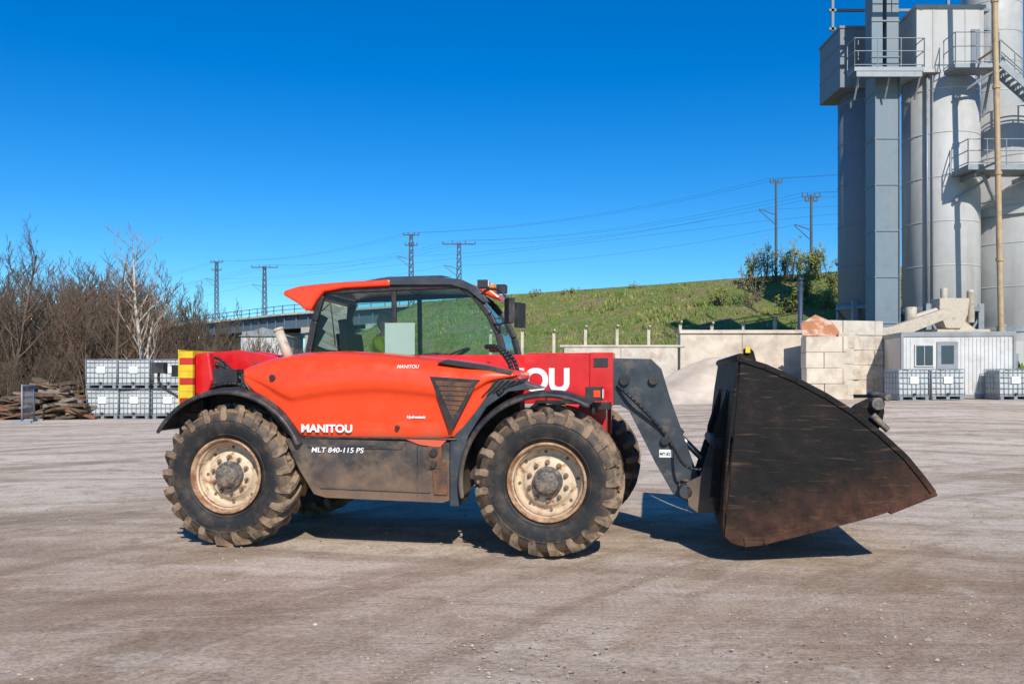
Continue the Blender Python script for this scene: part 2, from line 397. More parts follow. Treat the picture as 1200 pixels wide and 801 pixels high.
mb.prism([(-.95,1.645),(-.86,1.675),(-.52,1.625),(-.3,1.575),(-.3,1.545),(-.55,1.585)],.05,.13,0)
mb.tube((-2.45,.09,1.52),(-2.45,.04,1.52),.028,.028,14,0); mb.tube((-1.3,.06,1.09),(-1.3,.035,1.09),.02,.02,12,0)
mb.obj('hood_vent_and_trim',[m_blackpl,m_rustpl],tele,.004)
mb=MB()
mb.prism([(-2.33,.985),(-.84,.965),(-.84,.47),(-.9,.45),(-1.95,.47),(-2.06,.5),(-2.2,.72)],.045,.6,0)
mb.prism([(-2.12,.935),(-1.25,.93),(-1.25,.90),(-2.11,.905)],.036,.0445,2)
mb.bb(-1.02,-.90,.025,.0445,.74,.93,1)
mb.prism([(-.99,.80),(-.86,.80),(-.855,.52),(-.97,.52)],.03,.0445,1)
mb.tube((-.97,.03,.88),(-.97,.005,.88),.035,.035,14,2); mb.tube((-.97,.03,.78),(-.97,.005,.78),.03,.03,14,2)
mb.beam((-2.0,.038,.56),(-1.0,.038,.54),.012,.015,2)
mb.beam((-1.12,.04,.50),(-1.12,.04,.94),.008,.006,2)
mb.obj('side_skirt_tank',[m_skirt,m_rustpl,m_dark],tele,.015)
mb=MB(); mb.prism([(-1.22,.99),(-.86,.985),(-.92,.92),(-1.1,.945)],.03,.0445,0); mb.obj('skirt_red_trim',[m_hood],tele,.004)
mb=MB()
mb.prism([(-.57,1.52),(-.25,1.5),(-.05,1.43),(-.33,1.40),(-.52,1.27),(-.68,1.02),(-.76,.72),(-.76,.42),(-.84,.42),(-.84,.97),(-.72,1.12),(-.60,1.34)],.07,.5,0)
for i in range(6):
    mb.beam((-.56+.05*i,.06,1.35+.02*i),(-.42+.05*i,.06,1.5),.02,.012,1)
mb.obj('front_side_panel',[m_grey,m_blackpl],tele,.008)
def fender(name,t,a0,a1,r0,w0,w1,m):
    rows=[]
    for i in range(25):
        a=rad(lerp(a0,a1,i/24)); x=t+r0*math.cos(a); z=.645+r0*math.sin(a)
        fl=.05
        xi=t+(r0-fl)*math.cos(a); zi=.645+(r0-fl)*math.sin(a)
        rows.append([(xi,w0-.004,zi),(xi+(x-xi)*.6,w0-.02,zi+(z-zi)*.6),(x,w0+.02,z),(x+.012*math.cos(a),(w0+w1)/2,z+.012*math.sin(a)),(x,w1,z)])
    mb=MB(); mb.grid(rows); mb.obj(name,[m],tele,0,solid=.018,subsurf=1)
fender('front_fender_right',0,192,60,.755,.0,.50,m_fender)
fender('rear_fender_right',-2.88,150,22,.775,.0,.50,m_fender)
fender('front_fender_left',.1,180,62,.755,2.3,1.80,m_fender)
fender('rear_fender_left',-2.88,150,22,.775,2.3,1.80,m_fender)
mb=MB()
mb.bb(-3.35,-2.72,.42,.70,1.22,1.44,0)
mb.path([(-3.35,.4,1.38),(-3.1,.36,1.46),(-2.9,.36,1.45),(-2.75,.4,1.35)],.02,8,1)
mb.obj('engine_bay',[m_dark,m_steelhose],tele,.01)
mb=MB()
mb.bb(-3.50,.5,.80,1.17,1.28,1.735,0)
cheek=[(-3.52,1.76),(-3.1,1.79),(-2.70,1.72),(-2.70,1.35),(-3.1,1.30),(-3.4,1.42),(-3.52,1.52)]
mb.prism(cheek,.70,.795,0); mb.prism(cheek,1.175,1.27,0)
mb.bb(.30,.515,.785,1.185,1.262,1.752,0)
mb.bb(-.3,.3,.9,1.07,1.736,1.752,0)
mb.obj('boom',[m_boom],tele,.018)
mb=MB()
mb.bb(.34,.47,.775,.784,1.62,1.70,0); mb.tube((.2,.80,1.33),(.2,.785,1.33),.03,.03,12,0); mb.tube((-.1,.80,1.33),(-.1,.79,1.33),.012,.012,8,0)
mb.beam((-.2,.792,1.30),(.28,.792,1.30),.012,.03,0)
for i in range(5): mb.tube((.33+.03*i,.785,1.30),(.33+.03*i,.778,1.30),.008,.008,6,1)
mb.obj('boom_fittings',[m_blackpl,m_chrome],tele)
mb=MB()
mb.tube((-3.30,.64,1.6),(-3.30,1.3,1.6),.085,.085,18,0); mb.tube((-3.3,.62,1.6),(-3.3,.66,1.6),.04,.04,12,2)
mb.tube((-2.9,.66,1.62),(-2.9,.70,1.62),.05,.05,12,0)
mb.path([(-3.6,.62,1.60),(-3.35,.58,1.50),(-2.98,.52,1.54),(-2.75,.5,1.5)],.024,8,1)
mb.path([(-3.6,.58,1.50),(-3.35,.54,1.44),(-3.0,.47,1.49),(-2.7,.45,1.45)],.022,8,1)
mb.path([(-3.55,.5,1.60),(-3.3,.45,1.66),(-3.05,.42,1.60),(-2.9,.42,1.48),(-2.75,.4,1.42)],.018,8,1)
mb.path([(-3.45,.6,1.72),(-3.2,.5,1.70),(-3.0,.45,1.56),(-2.85,.4,1.60),(-2.72,.38,1.55)],.014,8,1)
mb.bb(-3.5,-3.15,.40,.66,1.43,1.50,1); mb.bb(-3.2,-2.95,.36,.6,1.46,1.60,1); mb.bb(-2.93,-2.8,.4,.6,1.44,1.56,0)
mb.bb(-3.60,-3.50,.34,.50,1.53,1.64,1)
mb.tube((-3.2,.6,1.42),(-2.7,.6,1.36),.045,.045,12,2)
mb.path([(-3.42,.3,1.3),(-3.62,.2,1.45),(-3.62,.18,1.60)],.014,8,1); mb.bb(-3.68,-3.56,.14,.22,1.56,1.66,1)
mb.obj('rear_hydraulics',[m_dark,m_blackpl,m_chrome],tele,.006)
mb=MB()
mb.prism([(-3.40,1.36),(-3.38,1.74),(-3.22,1.76),(-3.18,1.5),(-3.24,1.36)],.34,.44,0)
mb.bb(-3.45,-3.25,.3,2.0,1.2,1.34,1)
mb.obj('rear_bracket',[m_boom,m_dark],tele,.02)
mb=MB()
for i in range(8):
    z0=1.27+.062*i; mb.bb(-3.46,-3.33,.25,.285,z0,z0+.060,0 if i%3 else 1)
mb.bb(-3.475,-3.462,.25,.9,1.27,1.78,0)
mb.obj('hazard_plate',[m_yellow,M('hazard_stripe_red',(.5,.03,.02),.5)],tele)
mb=MB()
mb.tube((-2.50,.55,1.66),(-2.62,.55,1.96),.05,.045,14,0); mb.tube((-2.62,.55,1.96),(-2.63,.55,1.985),.05,.05,14,0)
mb.obj('exhaust_pipe',[m_beigepipe],tele)
head=[(.50,1.70),(.86,1.69),(.95,1.60),(1.02,1.36),(1.28,.62),(1.24,.50),(1.15,.42),(1.06,.46),(.90,.74),(.66,1.22),(.58,1.27),(.50,1.27)]
mb=MB()
mb.prism(head,.80,.845,0); mb.prism(head,1.125,1.17,0)
mb.prism([(.52,1.66),(.84,1.66),(.96,1.36),(.72,1.28),(.52,1.32)],.846,1.124,0)
mb.prism([(1.0,1.2),(1.2,.68),(1.1,.62),(.9,1.1)],.846,1.124,0)
for (t,z,r) in ((.62,1.5,.05),(.88,1.5,.045),(1.16,.55,.06),(.98,.95,.04)):
    mb.tube((t,.76,z),(t,1.21,z),r,r,16,1)
mb.tube((.70,.985,1.42),(1.12,.985,.98),.06,.06,16,0); mb.tube((1.12,.985,.98),(1.32,.985,.78),.03,.03,12,2)
mb.tube((1.16,.55,.52),(1.16,1.5,.52),.06,.06,14,0)
car=[(1.18,.40),(1.26,.34),(1.47,.36),(1.56,1.0),(1.48,1.05),(1.36,.92),(1.28,.66),(1.16,.60)]
mb.prism(car,.55,.62,1); mb.prism(car,1.38,1.45,1)
mb.tube((1.42,.45,.95),(1.42,1.55,.95),.05,.05,14,1); mb.bb(1.36,1.44,.45,1.55,.4,.5,1)
mb.bb(1.16,1.3,.62,1.38,.42,.58,1)
mb.path([(.55,.78,1.45),(.68,.72,1.34),(.82,.74,1.2),(.95,.78,1.05),(1.05,.78,.9)],.016,8,3)
mb.path([(1.05,.78,.9),(1.15,.6,.75),(1.3,.58,.72),(1.42,.6,.8)],.014,8,3)
mb.obj('boom_head_carriage',[m_grey,m_dark,m_chrome,m_steelhose],tele,.01)
mb=MB(); mb.bb(.93,1.05,.795,.799,.80,.87,0); mb.obj('boom_label',[m_white],tele)
text('boom_label_lettering','MT-E2',(.935,.792,.82),.035,m_blackpl,tele,offset=.0005)
mb=MB()
mb.path([(-.62,.55,1.80),(-.5,.45,1.79),(-.4,.35,1.70),(-.33,.25,1.58),(-.34,.12,1.46),(-.42,.06,1.38)],.022,8,0)
mb.path([(-.60,.65,1.77),(-.45,.55,1.76),(-.34,.45,1.66),(-.28,.3,1.52),(-.28,.15,1.42)],.018,8,0)
mb.obj('hydraulic_hose',[m_steelhose],tele)
mb=MB(); mb.bb(.30,.44,.30,.48,1.32,1.44,0); mb.tube((.36,.40,1.30),(.36,.40,1.2),.02,.02,8,0); mb.bb(.445,.455,.32,.46,1.34,1.42,1); mb.bb(.28,.5,.4,.8,1.24,1.3,0)
mb.bb(.37,.43,.292,.299,1.35,1.41,2)
mb.obj('headlight_right',[m_blackpl,m_lens,m_hood],tele,.012)

# cab
Y0,Y1=1.22,2.16
A=[(-1.02,2.44),(-.86,2.32),(-.72,2.14),(-.63,1.95),(-.575,1.75),(-.56,1.45),(-.6,1.1)]
C=[(-2.46,2.36),(-2.54,2.1),(-2.60,1.8),(-2.62,1.4)]
mb=MB()
for y in (Y0,Y1):
    for P in (A,C):
        for (a,b) in zip(P[:-1],P[1:]): mb.beam((a[0],y,a[1]),(b[0],y,b[1]),.06,.065,0)
    mb.beam((-1.70,y,2.44),(-1.69,y,1.7),.045,.05,0)
    mb.beam((-2.5,y,2.395),(-1.0,y,2.44),.06,.06,0)
    mb.beam((-2.62,y,1.73),(-.57,y,1.70),.05,.08,0)
for a in (A[0],A[4],C[0],C[2]): mb.beam((a[0],Y0,a[1]),(a[0],Y1,a[1]),.06,.05,0)
mb.bb(-2.62,-.56,Y0+.01,Y0+.04,1.05,1.70,0); mb.bb(-2.62,-.56,Y1-.04,Y1-.01,.85,1.70,0)
mb.bb(-2.6,-.6,Y0,Y1,.95,1.05,0); mb.bb(-2.62,-2.58,Y0,Y1,1.05,1.7,0); mb.bb(-.64,-.58,Y0,Y1,1.0,1.6,0)
mb.obj('cab_frame',[m_blackpl],tele,.012)
mb=MB()
def pane(pts): mb.add(pts,[tuple(range(len(pts)))],0)
sidep=lambda y:[(-2.50,y,2.37),(-1.04,y,2.42),(-.86,y,2.29),(-.73,y,2.12),(-.64,y,1.93),(-.59,y,1.74),(-2.58,y,1.74)]
pane(sidep(Y0)); pane(sidep(Y1))
mb.grid([[(a,y,z) for y in (Y0,(Y0+Y1)/2,Y1)] for a,z in A[:5]])
pane([(-2.48,Y0,2.36),(-2.48,Y1,2.36),(-2.60,Y1,1.74),(-2.60,Y0,1.74)])
mb.obj('cab_glass',[m_glass],tele)
mb=MB()
mb.prism([(-2.86,2.37),(-2.85,2.41),(-2.68,2.455),(-2.3,2.485),(-1.72,2.505),(-1.72,2.44),(-2.2,2.425),(-2.42,2.39),(-2.5,2.30),(-2.56,2.20),(-2.62,2.21),(-2.70,2.28)],1.15,2.22,0)
mb.prism([(-1.05,2.515),(-.84,2.47),(-.72,2.38),(-.70,2.33),(-.80,2.37),(-1.0,2.45)],1.75,2.22,0)
mb.obj('cab_roof_red',[m_hood],tele,.03)
mb=MB()
mb.prism([(-1.80,2.515),(-1.3,2.52),(-1.0,2.495),(-.84,2.42),(-.72,2.27),(-.77,2.26),(-.93,2.39),(-1.1,2.44),(-1.80,2.45)],1.16,1.26,0)
mb.prism([(-1.72,2.51),(-1.3,2.515),(-1.0,2.49),(-.90,2.44),(-1.0,2.43),(-1.72,2.44)],1.26,2.2,0)
mb.prism([(-2.0,2.50),(-1.75,2.535),(-1.2,2.54),(-1.1,2.515),(-1.2,2.52),(-1.75,2.515)],1.2,1.24,0)
mb.bb(-.86,-.76,1.3,1.42,2.42,2.50,1); mb.bb(-.755,-.745,1.31,1.41,2.43,2.49,2)
mb.bb(-.80,-.70,2.0,2.14,2.44,2.53,1); mb.tube((-.86,2.05,2.44),(-.86,2.05,2.54),.05,.045,12,3)
mb.path([(-.84,1.22,2.3),(-.72,1.12,2.38),(-.58,1.06,2.36),(-.50,1.05,2.26)],.014,8,1)
mb.path([(-.70,1.22,2.06),(-.60,1.12,2.04),(-.50,1.05,2.08)],.012,8,1)
mb.box((-.49,1.05,2.165),(.06,.17,.24),1,Euler((0,0,rad(25))).to_matrix())
mb.box((-.60,2.38,2.22),(.05,.18,.28),1,Euler((0,0,rad(-20))).to_matrix())
mb.path([(-.72,2.18,2.22),(-.66,2.28,2.34),(-.60,2.36,2.34)],.014,8,1)
mb.path([(-.60,1.45,1.78),(-.72,1.7,2.1)],.008,6,1)
mb.path([(-2.45,1.19,2.2),(-2.35,1.17,2.28),(-2.3,1.17,1.85)],.008,6,1)
mb.bb(-1.62,-1.50,1.18,1.2,1.80,1.84,1)
mb.obj('cab_roof_trim_lights',[m_grey,m_blackpl,m_lens,m_orange],tele,.014)
mb=MB()
mb.bb(-2.25,-1.75,1.42,1.92,1.32,1.42,0); mb.box((-2.30,1.67,1.70),(.12,.48,.58),0,Euler((0,rad(-8),0)).to_matrix()); mb.box((-2.37,1.67,2.06),(.08,.24,.16),0,Euler((0,rad(-8),0)).to_matrix())
mb.bb(-2.2,-1.85,1.5,1.85,1.05,1.32,1)
mb.tube((-1.0,1.67,1.05),(-1.18,1.67,1.72),.04,.03,10,1)
mb.bb(-.85,-.65,1.3,2.1,1.3,1.72,1)
mb.bb(-2.2,-1.6,1.27,1.4,1.3,1.62,1); mb.tube((-1.7,1.33,1.6),(-1.66,1.33,1.76),.012,.012,8,1); mb.ball((-1.66,1.33,1.78),.03,1)
n=24; ring=[(-1.20+.19*math.cos(2*math.pi*i/n)*math.cos(rad(25)),1.67+.19*math.sin(2*math.pi*i/n),1.75+.19*math.cos(2*math.pi*i/n)*math.sin(rad(25))) for i in range(n+1)]
mb.path(ring,.011,6,1)
for k in (0,8,16): mb.tube((-1.2,1.67,1.74),ring[k],.01,.01,6,1)
mb.obj('cab_interior',[m_seat,m_blackpl],tele,.02)
mb=MB(); mb.bb(-1.78,-1.47,1.176,1.18,1.75,2.07,0); mb.obj('window_sheet',[m_paper],tele)
text('hood_lettering','MANITOU',(-2.18,.048,1.045),.092,m_white,tele,offset=.0035,xs=1.12)
text('boom_lettering','MANITOU',(.12,.795,1.40),.29,m_white,tele,'RIGHT',.012,xs=.98)
text('skirt_lettering','MLT 840-115 PS',(-2.08,.034,.868),.062,m_white,tele,offset=.001,shear=.15,xs=1.15)
text('hood_badge','Hydrostatic',(-1.05,.045,1.17),.035,m_white,tele,offset=.001,shear=.3,align='RIGHT')
text('hood_small_lettering','MANITOU',(-1.30,.03,1.60),.042,m_white,tele,offset=.0005,shear=.3)

# bucket
BY0,BY1=.02,2.42
sq=lambda P:[(1.47+(x-1.47)*.985,z) for x,z in P]
opening=sq([(1.575,1.69),(1.78,1.625),(2.02,1.52),(2.25,1.395),(2.46,1.26),(2.66,1.10),(2.85,.92),(2.97,.77),(3.06,.645)])
bott=sq([(3.0,.585),(2.6,.435),(2.1,.285),(1.75,.185),(1.60,.165),(1.50,.185),(1.445,.24)])
mb=MB()
poly=opening+bott
mb.prism(poly,BY0,BY0+.02,0); mb.prism(poly,BY1-.02,BY1,0)
def strip(pts,w,y0,y1,m):
    for a,b in zip(pts[:-1],pts[1:]):
        mb.beam((a[0],(y0+y1)/2,a[1]),(b[0],(y0+y1)/2,b[1]),abs(y1-y0),w,m)
strip([(x-.012,z-.02) for x,z in opening],.045,BY0-.012,BY0+.03,0)
strip([(x-.012,z-.02) for x,z in opening],.045,BY1-.03,BY1+.012,0)
strip([(x,z+.03) for x,z in bott[:5]],.07,BY0-.010,BY0-.0005,0)
shell=sq([(1.575,1.69),(1.53,1.4),(1.485,1.0),(1.45,.6),(1.44,.34),(1.455,.23),(1.50,.185),(1.60,.165),(1.75,.185),(2.1,.285),(2.6,.435),(3.0,.585)])
for a,b in zip(shell[:-1],shell[1:]): mb.beam((a[0],(BY0+BY1)/2,a[1]),(b[0],(BY0+BY1)/2,b[1]),BY1-BY0-.045,.02,0)
mb.beam((2.70,(BY0+BY1)/2,.465),(3.045,(BY0+BY1)/2,.62),BY1-BY0+.03,.03,0)
mb.tube((1.573,BY0,1.68),(1.573,BY1,1.68),.035,.035,10,0)
for y in (.45,.65,1.35,1.55): mb.prism([(1.53,1.45),(1.40,1.05),(1.36,.45),(1.45,.3),(1.46,.7),(1.5,1.1)],y,y+.03,0)
mb.prism([(1.60,1.68),(1.60,1.75),(1.64,1.77),(1.68,1.73),(1.70,1.65)],.07,.12,0)
mb.prism([(2.38,1.20),(2.48,1.30),(2.60,1.36),(2.68,1.33),(2.70,1.25),(2.68,1.14),(2.60,1.04)],.16,.22,0)
mb.tube((2.64,.10,1.31),(2.64,.28,1.31),.05,.05,14,1); mb.tube((2.71,.08,1.36),(2.62,.30,1.38),.03,.03,10,1)
mb.tube((2.60,.14,1.22),(2.72,.14,1.10),.03,.025,10,1)
mb.obj('bucket',[m_bucketp,m_hub],tele,.006)
mb=MB(); mb.bb(1.61,1.65,.04,.069,1.715,1.765,0); mb.obj('bucket_marker',[m_yellow],tele,.006)

# ------------------------------------------------------------------ driver
def driver():
    e=empty('driver'); 
    P={}; verts=[]; rads=[]; edges=[]
    def v(n,p,r): P[n]=len(verts); verts.append(p); rads.append(r)
    def ed(a,b): edges.append((P[a],P[b]))
    x,y=-2.0,1.62
    v('pelv',(x,y,1.50),(.16,.13)); v('waist',(x+.02,y,1.62),(.15,.12)); v('chest',(x+.05,y,1.78),(.17,.13)); v('neckb',(x+.06,y,1.92),(.09,.08)); v('neck',(x+.08,y,1.98),(.055,.055)); v('skull',(x+.09,y,2.03),(.06,.06))
    for a,b in (('pelv','waist'),('waist','chest'),('chest','neckb'),('neckb','neck'),('neck','skull')): ed(a,b)
    for s,n in ((-1,'r'),(1,'l')):
        v('sh'+n,(x+.05,y+s*.19,1.88),(.065,.065)); v('el'+n,(x+.28,y+s*.24,1.66),(.048,.048)); v('wr'+n,(-1.42,y+s*.18,1.74),(.032,.032)); v('pa'+n,(-1.35,y+s*.175,1.75),(.036,.025))
        ed('neckb','sh'+n); ed('sh'+n,'el'+n); ed('el'+n,'wr'+n); ed('wr'+n,'pa'+n)
        for k in range(4):
            yy=y+s*(.145+.02*k); L=(.95,1,.96,.8)[k]
            v('f%d'%k+n,(-1.31,yy,1.775),(.009,.009)); v('g%d'%k+n,(-1.31+.035*L,yy,1.775),(.008,.008)); v('h%d'%k+n,(-1.305+.04*L,yy,1.74),(.007,.007))
            ed('pa'+n,'f%d'%k+n); ed('f%d'%k+n,'g%d'%k+n); ed('g%d'%k+n,'h%d'%k+n)
        v('t1'+n,(-1.36,y+s*.13,1.75),(.011,.011)); v('t2'+n,(-1.32,y+s*.12,1.74),(.009,.009)); ed('pa'+n,'t1'+n); ed('t1'+n,'t2'+n)
        v('hp'+n,(x+.04,y+s*.10,1.50),(.085,.085)); v('kn'+n,(-1.52,y+s*.14,1.52),(.062,.062)); v('an'+n,(-1.42,y+s*.14,1.14),(.04,.04)); v('to'+n,(-1.26,y+s*.15,1.10),(.04,.035))
        ed('pelv','hp'+n); ed('hp'+n,'kn'+n); ed('kn'+n,'an'+n); ed('an'+n,'to'+n)
    me=bpy.data.meshes.new('tmp'); me.from_pydata(verts,edges,[]); o=bpy.data.objects.new('tmp_body',me); scene.collection.objects.link(o)
    bpy.context.view_layer.objects.active=o; o.select_set(True)
    o.modifiers.new('s','SKIN')
    for i,r in enumerate(rads): me.skin_vertices[0].data[i].radius=r; me.skin_vertices[0].data[i].use_root=(i==0)
    sb=o.modifiers.new('u','SUBSURF'); sb.levels=2; sb.render_levels=2
    dg=bpy.context.evaluated_depsgraph_get(); me2=bpy.data.meshes.new_from_object(o.evaluated_get(dg))
    bpy.data.objects.remove(o)
    for m in (M('hi_vis_vest',(.74,.85,.03),.7,var=.08),M('navy_cloth',(.03,.04,.08),.9),M('skin',(.55,.33,.25),.55,var=.05),M('boot_leather',(.03,.025,.02),.6),M('reflective_tape',(.55,.56,.56),.3)): me2.materials.append(m)
    for p in me2.polygons:
        c=p.center; p.use_smooth=True
        if c.z>1.955 or c.x>-1.43 and c.z>1.68: k=2
        elif c.x<-1.76 and 1.55<c.z and abs(c.y-y)<.30: k=4 if 1.70<c.z<1.74 else 0
        elif c.z<1.17: k=3
        else: k=1
        p.material_index=k
    b=bpy.data.objects.new('body',me2); scene.collection.objects.link(b); b.parent=e
    mb=MB(); hx=x+.105
    mb.ball((hx,y,2.085),.1,0,20,(.95,.76,1.18)); mb.ball((hx+.045,y,2.03),.055,0,14,(1,.9,.9))
    mb.ball((hx+.10,y,2.075),.018,0,8,(1,.7,1.3))
    for s in (-1,1):
        mb.ball((hx-.005,y+s*.077,2.075),.025,0,8,(.7,.35,1.2)); mb.ball((hx+.083,y+s*.03,2.095),.012,2,8); mb.ball((hx+.091,y+s*.03,2.095),.006,3,6)
        mb.tube((hx+.086,y+s*.045,2.115),(hx+.093,y+s*.015,2.117),.004,.004,5,1)
    mb.tube((hx+.09,y-.022,2.035),(hx+.09,y+.022,2.035),.005,.005,6,4)
    mb.ball((hx-.018,y,2.108),.102,1,20,(.95,.82,1.08))
    mb.obj('head',[M('face_skin',(.55,.33,.25),.5,var=.04),M('grey_hair',(.34,.31,.27),.8),M('eye_white',(.7,.7,.7),.3),M('iris',(.03,.03,.03),.3),M('lips',(.35,.12,.10),.5)],e)
    e.location=tele.location; e.rotation_euler=tele.rotation_euler
driver()

# ------------------------------------------------------------------ SETTING materials
m_silo=M('silo_painted_steel',(.44,.44,.43),.5,0,(.33,.30,.27),1.2,.50,.8,.05,0,0,3,streak=(1,1,.10))
m_silo2=M('grey_blue_steel',(.16,.215,.255),.55,0,(.24,.22,.2),1.5,.52,.8,.08,streak=(1,1,.12))
m_silo3=M('dark_silo_steel',(.17,.20,.235),.55,0,(.26,.24,.22),1.2,.52,.8,.06,streak=(1,1,.12))
m_galv=M('galvanised_steel',(.26,.29,.32),.5,.3,(.24,.22,.2),2,.5,.8,.1)
m_conc=M('concrete_block',(.60,.52,.42),.9,0,(.40,.33,.25),1.2,.48,.70,.12,0,.3,8)
m_conc2=M('old_concrete',(.56,.50,.42),.9,0,(.36,.30,.235),1.5,.48,.68,.12,0,.3,8)
m_ibcw=M('ibc_plastic',(.50,.53,.53),.45,0,(.34,.35,.33),2,.45,.75,.10)
m_rust=M('rusty_sheet',(.42,.17,.08),.8,0,(.60,.46,.36),1.5,.48,.6,.2)
m_contw=M('container_white',(.58,.58,.56),.5,0,(.40,.37,.33),1.2,.52,.75,.05)
m_contg=M('container_grey',(.26,.28,.30),.5,0,(.22,.2,.18),1.2,.5,.7,.1)
m_window=M('window_glass',(.04,.06,.08),.08)
m_pylon=M('mast_steel',(.08,.09,.10),.6)
m_sand=M('sand_heap',(.60,.505,.405),.95,0,(.48,.39,.30),1.0,.42,.65,.08,0,.7,5)
m_sand2=M('crushed_concrete',(.46,.40,.33),.95,0,(.30,.25,.20),2.5,.42,.6,.15,0,.8,6)

# ------------------------------------------------------------------ embankment
LINE=[(110,20),(62,48),(27.7,71),(.9,90),(-11,99.5)]
TOP=[]
for (a,b) in zip(LINE[:-1],LINE[1:]):
    for i in range(12): t=i/12; TOP.append(Vector((lerp(a[0],b[0],t),lerp(a[1],b[1],t),0)))
TOP.append(Vector((*LINE[-1],0)))
HS=[1.0]*len(TOP)
dl=(TOP[-1]-TOP[-2]).normalized()
for i in range(1,8): TOP.append(TOP[-1]+dl*2.2); HS.append(max(.02,1-i/7))
NRM=[]
for i,p in enumerate(TOP):
    d=(TOP[min(i+2,len(TOP)-1)]-TOP[max(i-2,0)]).normalized(); n=Vector((d.y,-d.x,0)); NRM.append(-n if n.y>0 else n)
EPROF=[(-22,0.0),(-9,10.2),(-8,10.6),(-.6,10.65),(0,10.5),(2,9.6),(6,7.9),(10,6.2),(14,4.5),(18,3.2),(22,2.6),(30,1.9),(37,.4)]
def embankment():
    rr=random.Random(5); mb=MB(); rows=[]
    offs=[]
    for (a,za),(b,zb) in zip(EPROF[:-1],EPROF[1:]):
        k=1 if abs(b-a)<1.2 else 3
        for q in range(k): offs.append((lerp(a,b,q/k),lerp(za,zb,q/k)))
    offs.append(EPROF[-1])
    for i in range(len(TOP)):
        row=[]
        for o,z in offs:
            j=(rr.random()-.5)*(.4 if o>.5 else .08)
            p=TOP[i]+NRM[i]*o*(.6+.4*HS[i]); row.append((p.x,p.y,(z+j)*HS[i]))
        rows.append(row)
    mb.grid(rows)
    m,nt,b=base_mat('embankment_grass')
    c=ramp(nt,noise(nt,.22,6,.65),[(.36,(.22,.175,.08)),(.46,(.17,.20,.045)),(.58,(.12,.19,.03)),(.7,(.20,.21,.06))])
    c=mixc(nt,ramp(nt,noise(nt,1.2,5,.7),[(.48,0.),(.62,.7)]),c,(.28,.21,.115))
    c=mixc(nt,1.,c,ramp(nt,noise(nt,5,5,.7),[(.3,.5),(.7,1.4)]),'MULTIPLY')
    nt.links.new(c,b.inputs['Base Color']); b.inputs['Roughness'].default_value=1; bump(nt,b,noise(nt,3,5,.7),.8,.25)
    mb.obj('railway_embankment',[m],recalc=False)
    mb=MB()
    for k in range(16000):
        i=rr.randrange(12,len(TOP)-9); o=rr.random()*26+.1; z=interp(EPROF,o)
        p=TOP[i].lerp(TOP[i+1],rr.random())+NRM[i]*o; mi=rr.choice((0,0,1,1,2))
        hh=.10+.20*rr.random()
        for q in range(3):
            a=rr.random()*6.28; wv=Vector((math.cos(a),math.sin(a),0))*(.04+.07*rr.random()); t=Vector(((rr.random()-.5)*.25,(rr.random()-.5)*.25,hh))
            b0=Vector((p.x+(rr.random()-.5)*.3,p.y+(rr.random()-.5)*.3,z-.15)); mb.add([b0-wv,b0+wv,b0+t+Vector((0,0,.15))],[(0,1,2)],mi)
    mb.obj('grass',[M('grass_green',(.13,.21,.035),.9,var=.3,ds=.5),M('grass_yellow',(.23,.245,.065),.9,var=.3,ds=.5),M('grass_dry',(.30,.24,.12),.9,var=.3,ds=.5)],recalc=False)
embankment()
def bridge():
    pts=[Vector((-11,99.5,0)),Vector((-30,113.5,0)),Vector((-54,138,0)),Vector((-90,178,0))]
    mb=MB()
    for a,b in zip(pts[:-1],pts[1:]):
        d=(b-a).normalized(); n=Vector((d.y,-d.x,0)); 
        if n.y>0:n=-n
        L=(b-a).length
        for off in (0,-6):
            mb.beam(a+n*off+Vector((0,0,9.2)),b+n*off+Vector((0,0,9.2)),.3,1.9,0)
            mb.beam(a+n*off+n*.2+Vector((0,0,8.3)),b+n*off+n*.2+Vector((0,0,8.3)),.6,.12,0)
        mb.beam(a-n*3+Vector((0,0,10.15)),b-n*3+Vector((0,0,10.15)),7.5,.25,1)
        k=int(L/2.2)
        for i in range(k+1):
            p=a.lerp(b,i/k)+n*.6; mb.beam(p+Vector((0,0,10.2)),p+Vector((0,0,11.3)),.1,.1,0); mb.beam(p-n*.3+Vector((0,0,8.3)),p-n*.3+Vector((0,0,10.1)),.12,.12,0)
        for z in (10.75,11.3): mb.beam(a+n*.6+Vector((0,0,z)),b+n*.6+Vector((0,0,z)),.08,.08,0)
        k=2
        for i in range(k):
            p=a.lerp(b,(i+.5)/k)-n*3; q=Matrix.Rotation(math.atan2(n.y,n.x),3,'Z'); mb.box(p+Vector((0,0,4.1)),(8,2,8.2),1,q)
            mb.box(p+Vector((0,0,7.9)),(8.6,2.8,.7),1,q)
    mb.obj('railway_bridge',[M('bridge_girder',(.10,.14,.18),.6,var=.15),m_conc2],recalc=False)
bridge()
